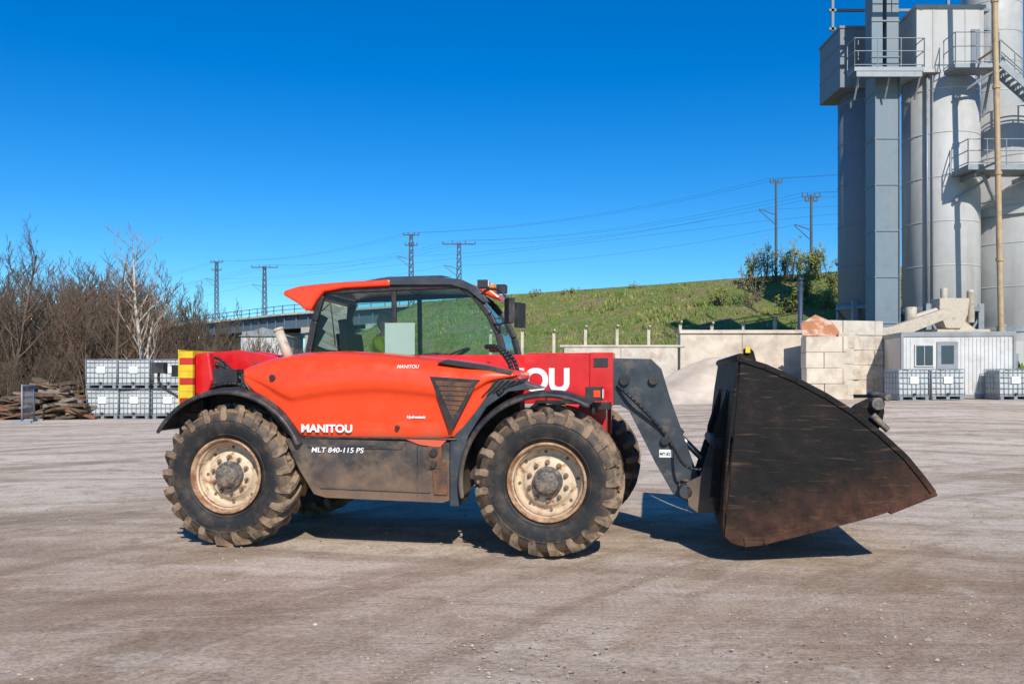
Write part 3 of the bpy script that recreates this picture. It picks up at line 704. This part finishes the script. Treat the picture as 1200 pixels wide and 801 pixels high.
def mast(x,y,top,kind,name='railway_mast'):
    mb=MB(); z0=10.2; H=top-z0; w=.6
    def leg(sx,sy,z): k=lerp(1,.55,(z-z0)/H); return Vector((x+sx*w/2*k,y+sy*w/2*k,z))
    if kind=='lat':
        n=int(H/.8)
        for sx in (-1,1):
            for sy in (-1,1): mb.tube(leg(sx,sy,z0-1),leg(sx,sy,top),.055,.055,4,0)
        for i in range(n):
            za=z0+H*i/n; zb=z0+H*(i+1)/n
            for sy in (-1,1): mb.tube(leg(-1,sy,za),leg(1,sy,zb),.035,.035,3,0); mb.tube(leg(1,sy,za),leg(-1,sy,zb),.035,.035,3,0)
        arms=[(top-.1,.9),(top-1.3,.7)] if top>18 else [(top-.2,1.8)]
    elif kind=='pole':
        mb.tube((x,y,z0-1),(x,y,top),.14,.09,10,0); arms=[(top-.2,.5)]
    else:
        mb.tube((x,y,z0-1),(x,y,top),.14,.10,10,0); arms=[(top-.15,.75),(top-.5,.5)]
    for z,aw in arms:
        mb.beam((x-aw,y,z),(x+aw,y,z),.12,.12,0)
        for s in (-1,-.4,.4,1): mb.tube((x+s*aw,y,z),(x+s*aw,y,z+.35),.06,.04,6,0)
    mb.beam((x,y,top-3),(x-1.6,y-.5,top-2.6),.06,.06,0); mb.beam((x,y,top-3.9),(x-1.6,y-.5,top-2.7),.05,.05,0)
    mb.obj(name,[m_pylon],recalc=False); return (x,y,top)
ms=[mast(-11.7,99,18.4,'lat'),mast(-5.9,95,16.8,'lat'),mast(-45,130,19.5,'lat'),mast(-34.8,120,17.5,'lat'),mast(22.9,74,18.8,'pole'),mast(25.6,73,17.3,'T')]
def wire(mb,a,b,sag,r):
    a=Vector(a);b=Vector(b);pr=None
    for i in range(17):
        t=i/16; p=a.lerp(b,t)-Vector((0,0,sag*4*t*(1-t)))
        if pr is not None: mb.tube(pr,p,r,r,3,0,False)
        pr=p
mb=MB()
def chain(tops,dx,dz,sag=1.0,r=.010):
    for a,b in zip(tops[:-1],tops[1:]): wire(mb,(a[0]+dx,a[1],a[2]+dz),(b[0]+dx,b[1],b[2]+dz),sag,r)
ch1=[(62,46,18.5),ms[4],ms[0],ms[2],(-84,165,19)]; ch2=[(64,47,17),ms[5],ms[1],ms[3],(-80,160,17)]
chain(ch1,-.5,.15);chain(ch1,.5,.15);chain(ch2,-.7,.2);chain(ch2,.7,.2);chain(ch2,.4,-.2);chain(ch1,-1.6,-2.6,.8);chain(ch2,-1.6,-2.6,.8);chain(ch1,-1.6,-3.6,.05)
mb.obj('overhead_wires',[M('wire_dark',(.06,.08,.10),.5)],recalc=False)

mb=MB(); pp=[]
for i in range(13):
    t=i/12; y=61-7*t; x=(-.025+.037*i)*y; z=lerp(2.7,3.3,t)+.12*math.sin(i*2.3); pp.append((x,y,z)); mb.bb(x-.10,x+.10,y-.09,y+.09,z-2,z+2.1,0)
    mb.beam((x,y,z+2.05),(x+.05,y-.3,z+2.3),.12,.12,0)
for a,b in zip(pp[:-1],pp[1:]):
    for h in (.6,1.2,1.8): mb.tube((a[0],a[1],a[2]+h),(b[0],b[1],b[2]+h),.010,.010,3,1)
mb.obj('wire_fence',[m_conc,m_galv],recalc=False)

# ------------------------------------------------------------------ concrete walls
def blockwall(name,x0,x1,y,z0,rows,bw=1.6,bh=.6,th=.6,m=None,seed=1,rot=0,loc=(0,0,0)):
    rr=random.Random(seed); mb=MB()
    for r in range(rows):
        x=x0-(bw/2 if r%2 else 0)
        while x<x1-.1:
            a=max(x,x0)+.008; b=min(x+bw,x1)-.008
            if b-a>.2:
                j=(rr.random()-.5)*.09
                mb.bb(a,b,y+j,y+th+j,z0+r*bh+.004,z0+(r+1)*bh-.004,0)
            x+=bw
    return mb.obj(name,[m or m_conc],None,.025,loc,rot)
mb=MB()
x=2.2
while x<7.0: mb.bb(x,x+2.39,36,36.25,.2,2.87,0); x+=2.4
mb.bb(2.0,7.3,35.95,36.3,2.88,2.97,0)
mb.obj('concrete_panel_wall',[m_conc2],None,.02)
mb=MB()
for i in range(2): mb.bb(7.1+2.62*i,7.1+2.61+2.62*i,36.0,36.5,.0,3.44,0)
mb.bb(7.05,12.35,35.92,36.6,3.45,3.6,0)
mb.obj('concrete_panel_wall',[m_conc],None,.02)
blockwall('concrete_block_wall',11.2,12.95,32.5,.15,5,1.4,.6,seed=4)
blockwall('concrete_block_wall',0,5.2,0,.3,5,1.6,.6,seed=5,rot=rad(72),loc=(12.98,32.4,0))
blockwall('concrete_block_wall',0,3.4,0,.3,5,1.5,.6,m=m_conc2,seed=6,rot=rad(15),loc=(11.9,34.0,.6))
mb=MB(); mb.add([(11.2,32.9,3.2),(12.7,32.8,3.15),(12.55,33.4,3.75),(11.9,33.5,4.05),(11.3,33.4,3.7)],[(0,1,2,3,4)]); mb.obj('rusty_steel_sheet',[m_rust],solid=.03)
def heap(name,cx,cy,rx,ry,h,m,seed,slope=1.6,rg=.02):
    mb=MB(); rows=[]; N=34; q=random.Random(seed)
    for i in range(N+1):
        row=[]
        for j in range(81):
            a=2*math.pi*(j%80)/80; k=i/N
            jit=1+.06*math.sin(3*a+seed)+.03*math.sin(7*a+seed*2)
            x=cx+rx*k*jit*math.cos(a); y=cy+ry*k*jit*math.sin(a)
            z=gh(x,y)-.05+h*sstep(0,1.15,(1-k)*slope)*(1+.03*math.sin(5*a+i*.3))+q.uniform(-rg,rg)*(1 if 0<i<N else 0)
            row.append((x,y,z))
        row[-1]=row[0]; rows.append(row)
    mb.grid(rows); return mb.obj(name,[m],recalc=False)
heap('sand_pile',8.6,34.6,5.0,3.4,1.75,m_sand,2,1.25,.02)
heap('rubble_pile',9.6,30.4,2.2,.9,.42,m_sand2,5,1.3,.09)

# ------------------------------------------------------------------ office container
def container():
    e=empty('office_container',(14.9,32.6,.80),rad(-8))
    mb=MB(); L,W,H=4.0,2.4,2.5
    mb.bb(0,L,0,W,.12,H,0); mb.bb(-.04,L+.04,-.04,W+.04,H-.16,H+.02,1); mb.bb(-.04,L+.04,-.04,W+.04,.0,.16,1)
    for x in (0,L): 
        for y in (0,W): mb.bb(x-.05,x+.05,y-.05,y+.05,.0,H+.03,1)
    x=.15
    while x<L-.1:
        if not(.4<x<2.0): mb.bb(x,x+.05,-.02,.0,.2,H-.2,0)
        x+=.14
    mb.obj('walls',[m_contw,m_contg],e,.01)
    mb=MB(); mb.bb(.45,1.15,-.05,-.021,1.2,2.05,0); mb.bb(.5,.79,-.06,-.051,1.25,2.0,1); mb.bb(.81,1.1,-.06,-.051,1.25,2.0,1)
    mb.bb(1.25,2.0,-.05,-.021,.17,2.15,2); mb.bb(1.4,1.85,-.06,-.051,1.3,2.0,1); mb.tube((1.9,-.1,1.1),(1.98,-.1,1.1),.02,.02,6,2)
    mb.obj('window_and_door',[m_contw,m_window,m_contg],e,.005)
container()
def ibc_mesh():
    mb=MB(); 
    mb.bb(-.56,.56,-.46,.46,.17,1.08,0); mb.tube((0,0,1.08),(0,0,1.12),.1,.1,14,2)
    for x in (-.5,0,.5): mb.bb(x-.06,x+.06,-.5,.5,.02,.12,1)
    mb.bb(-.6,.6,-.5,.5,.125,.16,1); mb.bb(-.6,.6,-.5,-.4,.0,.02,1); mb.bb(-.6,.6,.4,.5,.0,.02,1)
    for z in (.22,.42,.62,.82,1.0,1.12):
        for y in (-.49,.49): mb.tube((-.59,y,z),(.59,y,z),.011,.011,5,1)
        for x in (-.59,.59): mb.tube((x,-.49,z),(x,.49,z),.011,.011,5,1)
    for i in range(8):
        x=-.59+1.18*i/7
        for y in (-.5,.5): mb.tube((x,y,.15),(x,y,1.12),.011,.011,5,1)
    for i in range(6):
        y=-.49+.98*i/5
        for x in (-.6,.6): mb.tube((x,y,.15),(x,y,1.12),.011,.011,5,1)
    mb.bb(-.16,.16,-.515,-.505,.6,.85,3)
    mb.tube((0,-.47,.22),(0,-.58,.22),.04,.04,8,2)
    return mb.obj('ibc_tank',[m_ibcw,m_galv,m_blackpl,m_white])
ib=ibc_mesh(); ib.location=(14.4,31.2,gh(14.5,31.4)); ib.rotation_euler=(0,0,.15)
def ibc(x,y,z,r):
    o=bpy.data.objects.new('ibc_tank',ib.data); scene.collection.objects.link(o); o.location=(x,y,z); o.rotation_euler=(0,0,r)
for (x,y) in ((15.9,31.6),(18.3,31.5)): ibc(x,y,gh(x,y),R.uniform(-.1,.1))
for row in range(2):
    for c in range(4 if row else 3):
        x=-15.75+1.26*c-(.5 if row else 0); y=33.2+1.15*row
        for l in range(2): ibc(x+R.uniform(-.06,.06),y+R.uniform(-.05,.05),gh(x,y)+l*1.165,R.uniform(-.07,.07))

# ------------------------------------------------------------------ silo plant
def ladder(mb,x,y,z0,z1,m=0):
    for s in (-.2,.2): mb.tube((x+s,y,z0),(x+s,y,z1),.025,.025,5,m)
    z=z0
    while z<z1: mb.tube((x-.2,y,z),(x+.2,y,z),.015,.015,4,m); z+=.3
    z=z0+2
    while z<z1:
        pts=[(x+.36*math.cos(a),y-.05-.55*max(0,math.sin(a)),z) for a in [math.pi*i/6 for i in range(7)]]
        mb.path(pts,.016,4,m); z+=.9
    for a in (.25,.5,.75): mb.tube((x+.36*math.cos(math.pi*a),y-.05-.55*math.sin(math.pi*a),z0+2),(x+.36*math.cos(math.pi*a),y-.05-.55*math.sin(math.pi*a),z1),.014,.014,4,m)
def silo(name,x,y,r,z0,z1,m,step=1.6,n=48):
    e=empty(name,(x,y,0)); mb=MB()
    mb.rev([(r,z0),(r,z1)],(0,0,0),n,0,'z')
    z=z0+step
    while z<z1-.2: mb.rev([(r,z-.03),(r+.02,z-.02),(r+.02,z+.02),(r,z+.03)],(0,0,0),n,0,'z'); z+=step
    mb.rev([(r,z1),(r*.25,z1+r*.25),(.01,z1+r*.25)],(0,0,0),n,0,'z')
    mb.rev([(r,z0),(r*.2,z0-r*1.1),(.01,z0-r*1.1)],(0,0,0),n,0,'z')
    mb.obj('shell',[m],e)
    mb=MB()
    for sx in (-1,1):
        for sy in (-1,1): mb.beam((sx*r*.72,sy*r*.72,0.),(sx*r*.72,sy*r*.72,z0+.3),.28,.28,0)
    for sy in (-1,1): 
        mb.beam((-r*.72,sy*r*.72,.3),(r*.72,sy*r*.72,z0-.3),.1,.1,0); mb.beam((r*.72,sy*r*.72,.3),(-r*.72,sy*r*.72,z0-.3),.1,.1,0)
    mb.rev([(r+.1,z0-.1),(r+.1,z0+.15),(r,z0+.15)],(0,0,0),n,0,'z')
    mb.obj('support_frame',[m_galv],e)
    return e
sA=silo('storage_silo',19.3,46.5,1.45,5.4,17.0,m_silo3,2.2)
mb=MB(); mb.bb(-2.0,1.3,-1.5,1.5,16.9,20.0,0); mb.bb(-2.05,1.35,-1.55,1.55,20.0,20.15,0)
for z in (18.0,19.1): mb.bb(-2.03,1.33,-1.53,1.53,z,z+.06,0)
mb.obj('filter_housing',[m_silo3],sA,.02)
sB=silo('storage_silo',22.1,44,1.82,5.0,16.9,m_silo,2.2)
mb=MB(); mb.bb(-2.0,1.35,-1.6,1.6,16.9,19.95,0); mb.bb(-2.08,1.43,-1.68,1.68,19.95,20.1,0); mb.bb(-2.06,1.41,-1.66,1.66,16.75,16.92,0)
for xx in (-1.2,-.4,.4): mb.bb(xx,xx+.05,-1.63,-1.601,16.95,19.9,0)
mb.bb(.7,1.15,-1.64,-1.602,17.2,18.9,1)
mb.obj('filter_housing',[m_silo,m_silo3],sB,.02)
mb=MB()
mb.tube((-1.35,-1.35,5.2),(-1.35,-1.35,16.7),.06,.06,8,0); mb.tube((-1.15,-1.5,5.2),(-1.15,-1.5,16.7),.035,.035,6,0)
mb.obj('pipes',[m_galv],sB)
sC=silo('storage_silo',26.4,47,1.5,15.4,30,m_silo)
sD=silo('storage_silo',27.0,45.3,3.15,4.0,15.2,m_silo,2.2)
mb=MB(); mb.rev([(3.3,9.8),(3.3,10.2)],(0,0,0),48,0,'z'); mb.rev([(3.2,4.0),(3.2,.5)],(0,0,0),48,0,'z'); mb.obj('bands',[m_silo],sD)
mb=MB(); 
mb.bb(18.1,19.35,42.6,43.7,1,16.8,0)
z=2
while z<16.5: mb.bb(18.06,19.39,42.56,43.74,z,z+.07,0); z+=2.3
mb.bb(18.0,18.55,42.7,43.5,16.8,26,0); mb.bb(18.75,19.35,42.7,43.5,16.8,26,0)
z=17.6
while z<25: mb.bb(17.97,19.38,42.66,43.54,z,z+.08,0); z+=1.8
for x in (18.12,19.33): mb.bb(x-.03,x+.03,42.5,42.59,1.2,16.7,0)
mb.obj('bucket_elevator',[m_silo2],None,.01)
def rail(mb,pts,h=1.1,m=0):
    for a,b in zip(pts[:-1],pts[1:]):
        a=Vector(a);b=Vector(b); k=max(1,int((b-a).length/.9))
        for i in range(k+1):
            p=a.lerp(b,i/k); mb.tube(p,p+Vector((0,0,h)),.028,.028,5,m)
        for hh in (h,h*.55,.1): mb.tube(a+Vector((0,0,hh)),b+Vector((0,0,hh)),.026,.026,5,m)
mb=MB()
mb.bb(16.7,20.1,41.6,42.5,16.55,16.75,0); rail(mb,[(16.7,42.5,16.75),(16.7,41.6,16.75),(20.1,41.6,16.75),(20.1,42.5,16.75)],1.4)
for x in (17,18.5,20): mb.beam((x,42.4,15.4),(x,41.7,16.6),.08,.08,0)
mb.beam((16.8,41.65,16.4),(20.0,41.65,16.4),.1,.25,0)
mb.obj('elevator_platform',[m_galv],recalc=False)
mb=MB()
mb.bb(21.3,23.6,41.0,42.1,16.5,16.7,0); rail(mb,[(21.3,42.1,16.7),(21.3,41.0,16.7),(23.4,41.0,16.7)],1.5)
s0=Vector((23.4,41.3,16.7)); s1=Vector((27.6,41.3,13.0))
for dy in (-.4,.4): mb.beam(s0+Vector((0,dy,0)),s1+Vector((0,dy,0)),.06,.3,0); 
for i in range(18):
    p=s0.lerp(s1,(i+.5)/18); mb.box(p,(.28,.8,.04),0)
for dy in (-.4,.4):
    for hh in (.55,1.1): mb.tube(s0+Vector((0,dy,hh)),s1+Vector((0,dy,hh)),.028,.028,5,0)
    for i in range(7): p=s0.lerp(s1,i/6)+Vector((0,dy,0)); mb.tube(p,p+Vector((0,0,1.1)),.028,.028,5,0)
mb.beam((21.8,42,15.4),(23.4,41.1,16.5),.1,.1,0)
mb.beam((23.5,41.9,16.5),(23.5,42.6,14.6),.1,.1,0)
mb.obj('access_stairs',[m_galv],recalc=False)
mb=MB()
mb.bb(21.7,29,40.6,42.1,11.5,11.75,0); rail(mb,[(21.7,42.1,11.75),(21.7,40.6,11.75),(29,40.6,11.75)],1.2)
mb.beam((21.8,42,10.3),(23.5,42,11.5),.12,.12,0); mb.beam((22.6,41,11.4),(24,42.2,10),.12,.12,0)
for x in (22.2,25,28): mb.beam((x,40.8,11.35),(x,42.6,11.35),.12,.2,0)
mb.obj('access_platform',[m_galv],recalc=False)
mb=MB()
for x in (17.2,20.4,23.4,26.5):
    for y in (42.0,45.8): mb.beam((x,y,20.2),(x,y,25),.14,.14,0)
for z in (20.3,21.3):
    for y in (42.0,45.8): mb.beam((17.0,y,z),(27,y,z),.14,.14,0)
rail(mb,[(17.2,41.9,20.3),(27,41.9,20.3)],1.1)
mb.beam((20.4,42.0,20.2),(23.4,42.0,23.4),.1,.1,0); mb.beam((17.2,42.0,20.2),(20.4,42.0,23.4),.1,.1,0)
mb.obj('top_gantry',[m_silo2],recalc=False)
mb=MB(); mb.tube((22.3,39.6,24),(22.75,39.6,1),.13,.13,14,0)
for z in (3,7,11,15,19): mb.tube((22.3+.45*(24-z)/23,39.6,z),(22.3+.45*(24-z)/23,39.6,z+.15),.17,.17,14,0)
for z in (11.6,16.9): mb.beam((22.5,39.6,z),(22.5,41.2,z),.08,.08,0)
mb.obj('delivery_pipe',[M('ochre_pipe',(.46,.33,.19),.6,0,(.3,.2,.12),2,.5,.7,.1)],recalc=False)
mb=MB()
mb.tube((18.6,40,4.3),(20.6,40,4.9),.2,.2,14,0); mb.tube((18.7,40,4.0),(18.7,40,4.9),.26,.26,14,0)
mb.prism([(19.9,5.3),(21.3,5.3),(21.2,4.5),(20.9,3.9),(20.2,3.9),(19.9,4.6)],39.7,40.5,0); mb.prism([(20.9,4.4),(22.0,3.6),(22.0,3.2),(20.9,3.8)],39.8,40.4,0)
mb.tube((20.3,40.1,5.3),(20.3,40.1,5.8),.16,.16,12,0); mb.tube((21.6,40.2,4.2),(21.6,40.2,5.6),.17,.17,12,0); mb.ball((21.6,40.2,5.6),.17,0,12)
mb.bb(19.5,22.2,39.6,41.0,3.4,3.85,0); mb.bb(19.2,22.6,39.7,41.2,1,3.4,1)
mb.prism([(15.8,3.3),(17.4,3.35),(19.9,4.35),(19.7,4.75),(17.2,3.9),(15.8,3.75)],38.6,39.3,0)
for x in (18.0,19.1): mb.beam((x,39,.7),(x,39,3.6),.12,.12,1)
mb.obj('screw_conveyor',[m_beigepipe,m_silo3],None,.02)
mb=MB(); mb.tube((12.5,37,.5),(12.5,37,5.8),.11,.11,12,0); mb.tube((12.5,37,5.8),(12.5,37,5.9),.14,.14,12,0); mb.obj('steel_post',[M('blue_black_steel',(.03,.05,.09),.5)])
mb=MB(); mb.bb(23.0,29,41.8,42.4,.6,3.4,0); mb.bb(24,24.8,41.75,41.799,.7,2.8,1); mb.obj('plant_base_wall',[m_silo,m_contg],None,.02)

# ------------------------------------------------------------------ trees
def grow(mb,p,d,L,r,depth,rr,cfg,mi=0):
    seg=3 if depth<2 else 2
    if depth>=3: seg=1
    pts=[p.copy()]; dd=d.copy(); rs=[r]
    for i in range(seg):
        dd=(dd+Vector((rr.uniform(-1,1),rr.uniform(-1,1),rr.uniform(-.5,.9)*cfg['up']))*cfg['w']).normalized()
        pts.append(pts[-1]+dd*L/seg); rs.append(r*(1-.75*(i+1)/seg))
    for i in range(seg): mb.tube(pts[i],pts[i+1],rs[i],rs[i+1],5 if depth==0 else 3,mi if depth<2 else 1,False)
    if depth>=cfg['d']:
        if cfg.get('leaf'):
            for k in range(cfg['leaf']):
                q=pts[rr.randrange(len(pts))]+Vector((rr.uniform(-1,1),rr.uniform(-1,1),rr.uniform(-1,1)))*.18; s=cfg['ls']*rr.uniform(.6,1.3)
                a=Vector((rr.uniform(-1,1),rr.uniform(-1,1),rr.uniform(-1,1))).normalized(); b=a.orthogonal().normalized()
                mb.add([q-a*s,q+b*s*.6,q+a*s,q-b*s*.6],[(0,1,2,3)],2+rr.randrange(2))
        return
    n=cfg['n'][depth]
    for k in range(n):
        t=cfg['t0'] if depth==0 else .2; t=t+(1-t)*(k+rr.random())/n
        i=min(seg-1,int(t*seg)); q=pts[i].lerp(pts[i+1],t*seg-i)
        a=rr.random()*6.28; out=Vector((math.cos(a),math.sin(a),0)); ax=(pts[i+1]-pts[i]).normalized()
        nd_=(ax*cfg['ax']+out*rr.uniform(.5,1.)+Vector((0,0,.25*cfg['up']))).normalized()
        ll=L*cfg['k']*(1-.5*t)*rr.uniform(.7,1.2)
        grow(mb,q,nd_,ll,max(cfg['rm'],lerp(r,r*.25,t)*.5),depth+1,rr,cfg,mi)
m_bark=M('bark_brown',(.13,.09,.062),.9); m_twig=M('twig_brown',(.20,.13,.088),.9); m_bw=M('birch_bark',(.50,.43,.35),.8,0,(.1,.08,.06),3,.5,.6,.1)
m_twigl=M('twig_pale',(.34,.24,.165),.9)
m_twigd=M('twig_dark',(.12,.088,.06),.9)
m_leafg=M('spring_leaf',(.17,.22,.04),.8,var=.25,ds=.5); m_leafy=M('spring_leaf_pale',(.28,.28,.075),.8,var=.25,ds=.5)
rr=random.Random(21)
def tree(name,x,y,H,seed,mats,cfg=None,r=None):
    q=random.Random(seed); mb=MB(); c=dict(d=4,n=(13,6,4,3),t0=.22,k=.5,up=1,w=.16,ax=.7,rm=.008)
    if cfg: c.update(cfg)
    grow(mb,Vector((0,0,-.2)),Vector((.02,0,1)),H,r or H*.018,0,q,c)
    return mb.obj(name,mats,None,0,(x,y,gh(x,y)),0,False)
tree('birch_tree',-19.4,45,8.9,1,[m_bw,m_twigl],dict(n=(20,7,5,3),up=1.2,k=.42))
tree('bare_tree',-22.5,49,8.4,14,[m_bark,m_twig],dict(n=(18,7,4,3),up=1.2,k=.42))
tree('bare_tree',-28.6,48,9.2,2,[m_bark,m_twigd],dict(n=(17,7,5,3),k=.45))
tree('birch_tree',-18.3,43,5.0,8,[m_bw,m_twigl],dict(n=(6,4,3,2),k=.6,t0=.25,w=.3),.13)
variants=[]
for s in range(6):
    q=random.Random(100+s); mb=MB()
    for st in range(3):
        grow(mb,Vector((q.uniform(-.5,.5),q.uniform(-.5,.5),-.2)),Vector((q.uniform(-.2,.2),q.uniform(-.2,.2),1)),q.uniform(.75,1)*8,.09,0,q,dict(d=3,n=(14,6,5),t0=.10,k=.45,up=1.4,w=.14,ax=.9,rm=.015))
    if s%2: mb.m=[2 if k else 0 for k in mb.m]
    variants.append(mb)
big=MB()
def put(x,y,s,sz=None):
    v=rr.choice(variants); a=rr.random()*6.28; ca,sa=math.cos(a),math.sin(a); o=len(big.v); sz=sz or s
    big.v.extend([(x+s*(p[0]*ca-p[1]*sa),y+s*(p[0]*sa+p[1]*ca),sz*p[2]) for p in v.v])
    big.f.extend([tuple(i+o for i in f) for f in v.f]); big.m.extend(v.m); big.sm.extend(v.sm)
for i in range(88):
    y=rr.uniform(50,76); u=rr.uniform(-.66,-.35)
    topv=interp([(-.62,152),(-.56,132),(-.52,140),(-.47,142),(-.43,128),(-.39,112),(-.36,92)],u)
    s=(topv*y/1000+1.5)/8.2*rr.uniform(.72,1.04); put(u*y,y,s)
for i in range(22):
    y=rr.uniform(72,96); u=rr.uniform(-.40,-.24); put(u*y,y,rr.uniform(.55,.82))
for i in range(56):
    y=rr.uniform(44,54); u=rr.uniform(-.66,-.33); put(u*y,y,rr.uniform(.32,.52),rr.uniform(.28,.44))
big.obj('distant_trees',[m_bark,m_twig,m_twigd],recalc=False)
mb=MB(); rows=[]
for i in range(90):
    x=-420+i*8.5; h=9+5*math.sin(x*.017)+3*math.sin(x*.05+1)+rr.uniform(-.7,.7)
    rows.append([(x,165,-1),(x,180,h*.55+rr.uniform(-.8,.8)),(x,196,h),(x,240,h*.9)])
mb.grid(rows); mb.obj('hills',[M('wooded_hill',(.095,.07,.05),1,0,(.07,.075,.035),.05,.45,.6,.3,0,1,.6)],recalc=False)
def shrub(x,y,z,H,seed,lf,n0=9):
    q=random.Random(seed); mb=MB()
    for st in range(6):
        grow(mb,Vector((q.uniform(-.6,.6),q.uniform(-.6,.6),-.2)),Vector((q.uniform(-.5,.5),q.uniform(-.5,.5),1)).normalized(),H*q.uniform(.7,1),.05,0,q,dict(d=2,n=(n0,5),t0=.1,k=.45,up=1.1,w=.2,ax=.7,rm=.012,leaf=lf,ls=.09))
    mb.obj('shrub',[m_bark,m_twigl,m_leafg,m_leafy],None,0,(x,y,z),0,False)
k=0
for (x,y,z,H,lf) in ((20.6,73,10,2.6,3),(21.5,72,10,3.3,2),(22.6,72,10,2.8,4),(23.5,71.5,10.1,3.4,3),(24.5,71,10,2.6,5),(25.5,70.5,10,2.6,5),(27.4,70,9.8,2.8,4),(29.5,68,9.8,3,4),(19.4,68,7.6,3.2,1),(22.6,66,7.5,2.6,5),(25.0,65.5,7.2,2.8,5),(27.0,64.5,7.0,2.8,5),(23.8,63.5,6.2,2.4,5),(28.5,63.5,7,3,5),(20.8,64.5,6.5,2,4),(17.2,70.5,7.9,1.4,2),(2.5,88,9.6,1.3,2),(5.8,85.8,9.7,1.2,2),(12,82,9.8,1.3,1)):
    k+=1; shrub(x,y,z,H,300+k,lf,7)

mb=MB(); q=random.Random(9)
for i in range(230):
    x=-18.0+q.uniform(-1.7,1.6); h=max(.1,1.45*(1-abs(x+18.0)/2.3)); y=33.2+q.uniform(-.9,.9); z=q.uniform(.06,h)
    a=Matrix.Rotation(q.uniform(-.6,.6),3,'Z')@Matrix.Rotation(q.uniform(-.4,.4),3,'Y')
    mb.box((x,y,z),(q.uniform(.5,1.5),q.uniform(.12,.4),q.uniform(.04,.14)),q.choice((0,0,0,1,2)),a)
mb.obj('scrap_wood_pile',[M('dark_old_wood',(.15,.10,.065),.9,0,(.08,.06,.04),3,.45,.6,.25),M('rusty_scrap',(.20,.09,.05),.9),M('grey_wood',(.22,.18,.14),.9)],recalc=False)
mb=MB(); mb.tube((0,0,0),(0,0,1.35),.03,.03,8,0); mb.tube((1.6,0,0),(1.6,0,1.35),.03,.03,8,0)
for z in (.2,1.3): mb.tube((0,0,z),(1.6,0,z),.025,.025,8,0)
for i in range(13): mb.tube((.12*i+.06,0,.2),(.12*i+.06,0,1.3),.008,.008,4,0)
for x in (0,1.6): mb.box((x,0,.04),(.2,.6,.08),0)
mb.obj('mesh_barrier',[m_galv],loc=(-17.0,29.6,0),rot=1.85)
mb=MB(); mb.bb(-30.5,-25.6,96,100,3.4,6.4,0); mb.prism([(-30.8,6.4),(-25.3,6.4),(-28,7.4)],95.8,100.2,1); mb.bb(-30.5,-25.6,96,100,0,3.4,1)
mb.obj('distant_shed',[m_contw,m_contg])
print('faces',sum(len(o.data.polygons) for o in scene.objects if o.type=='MESH'))
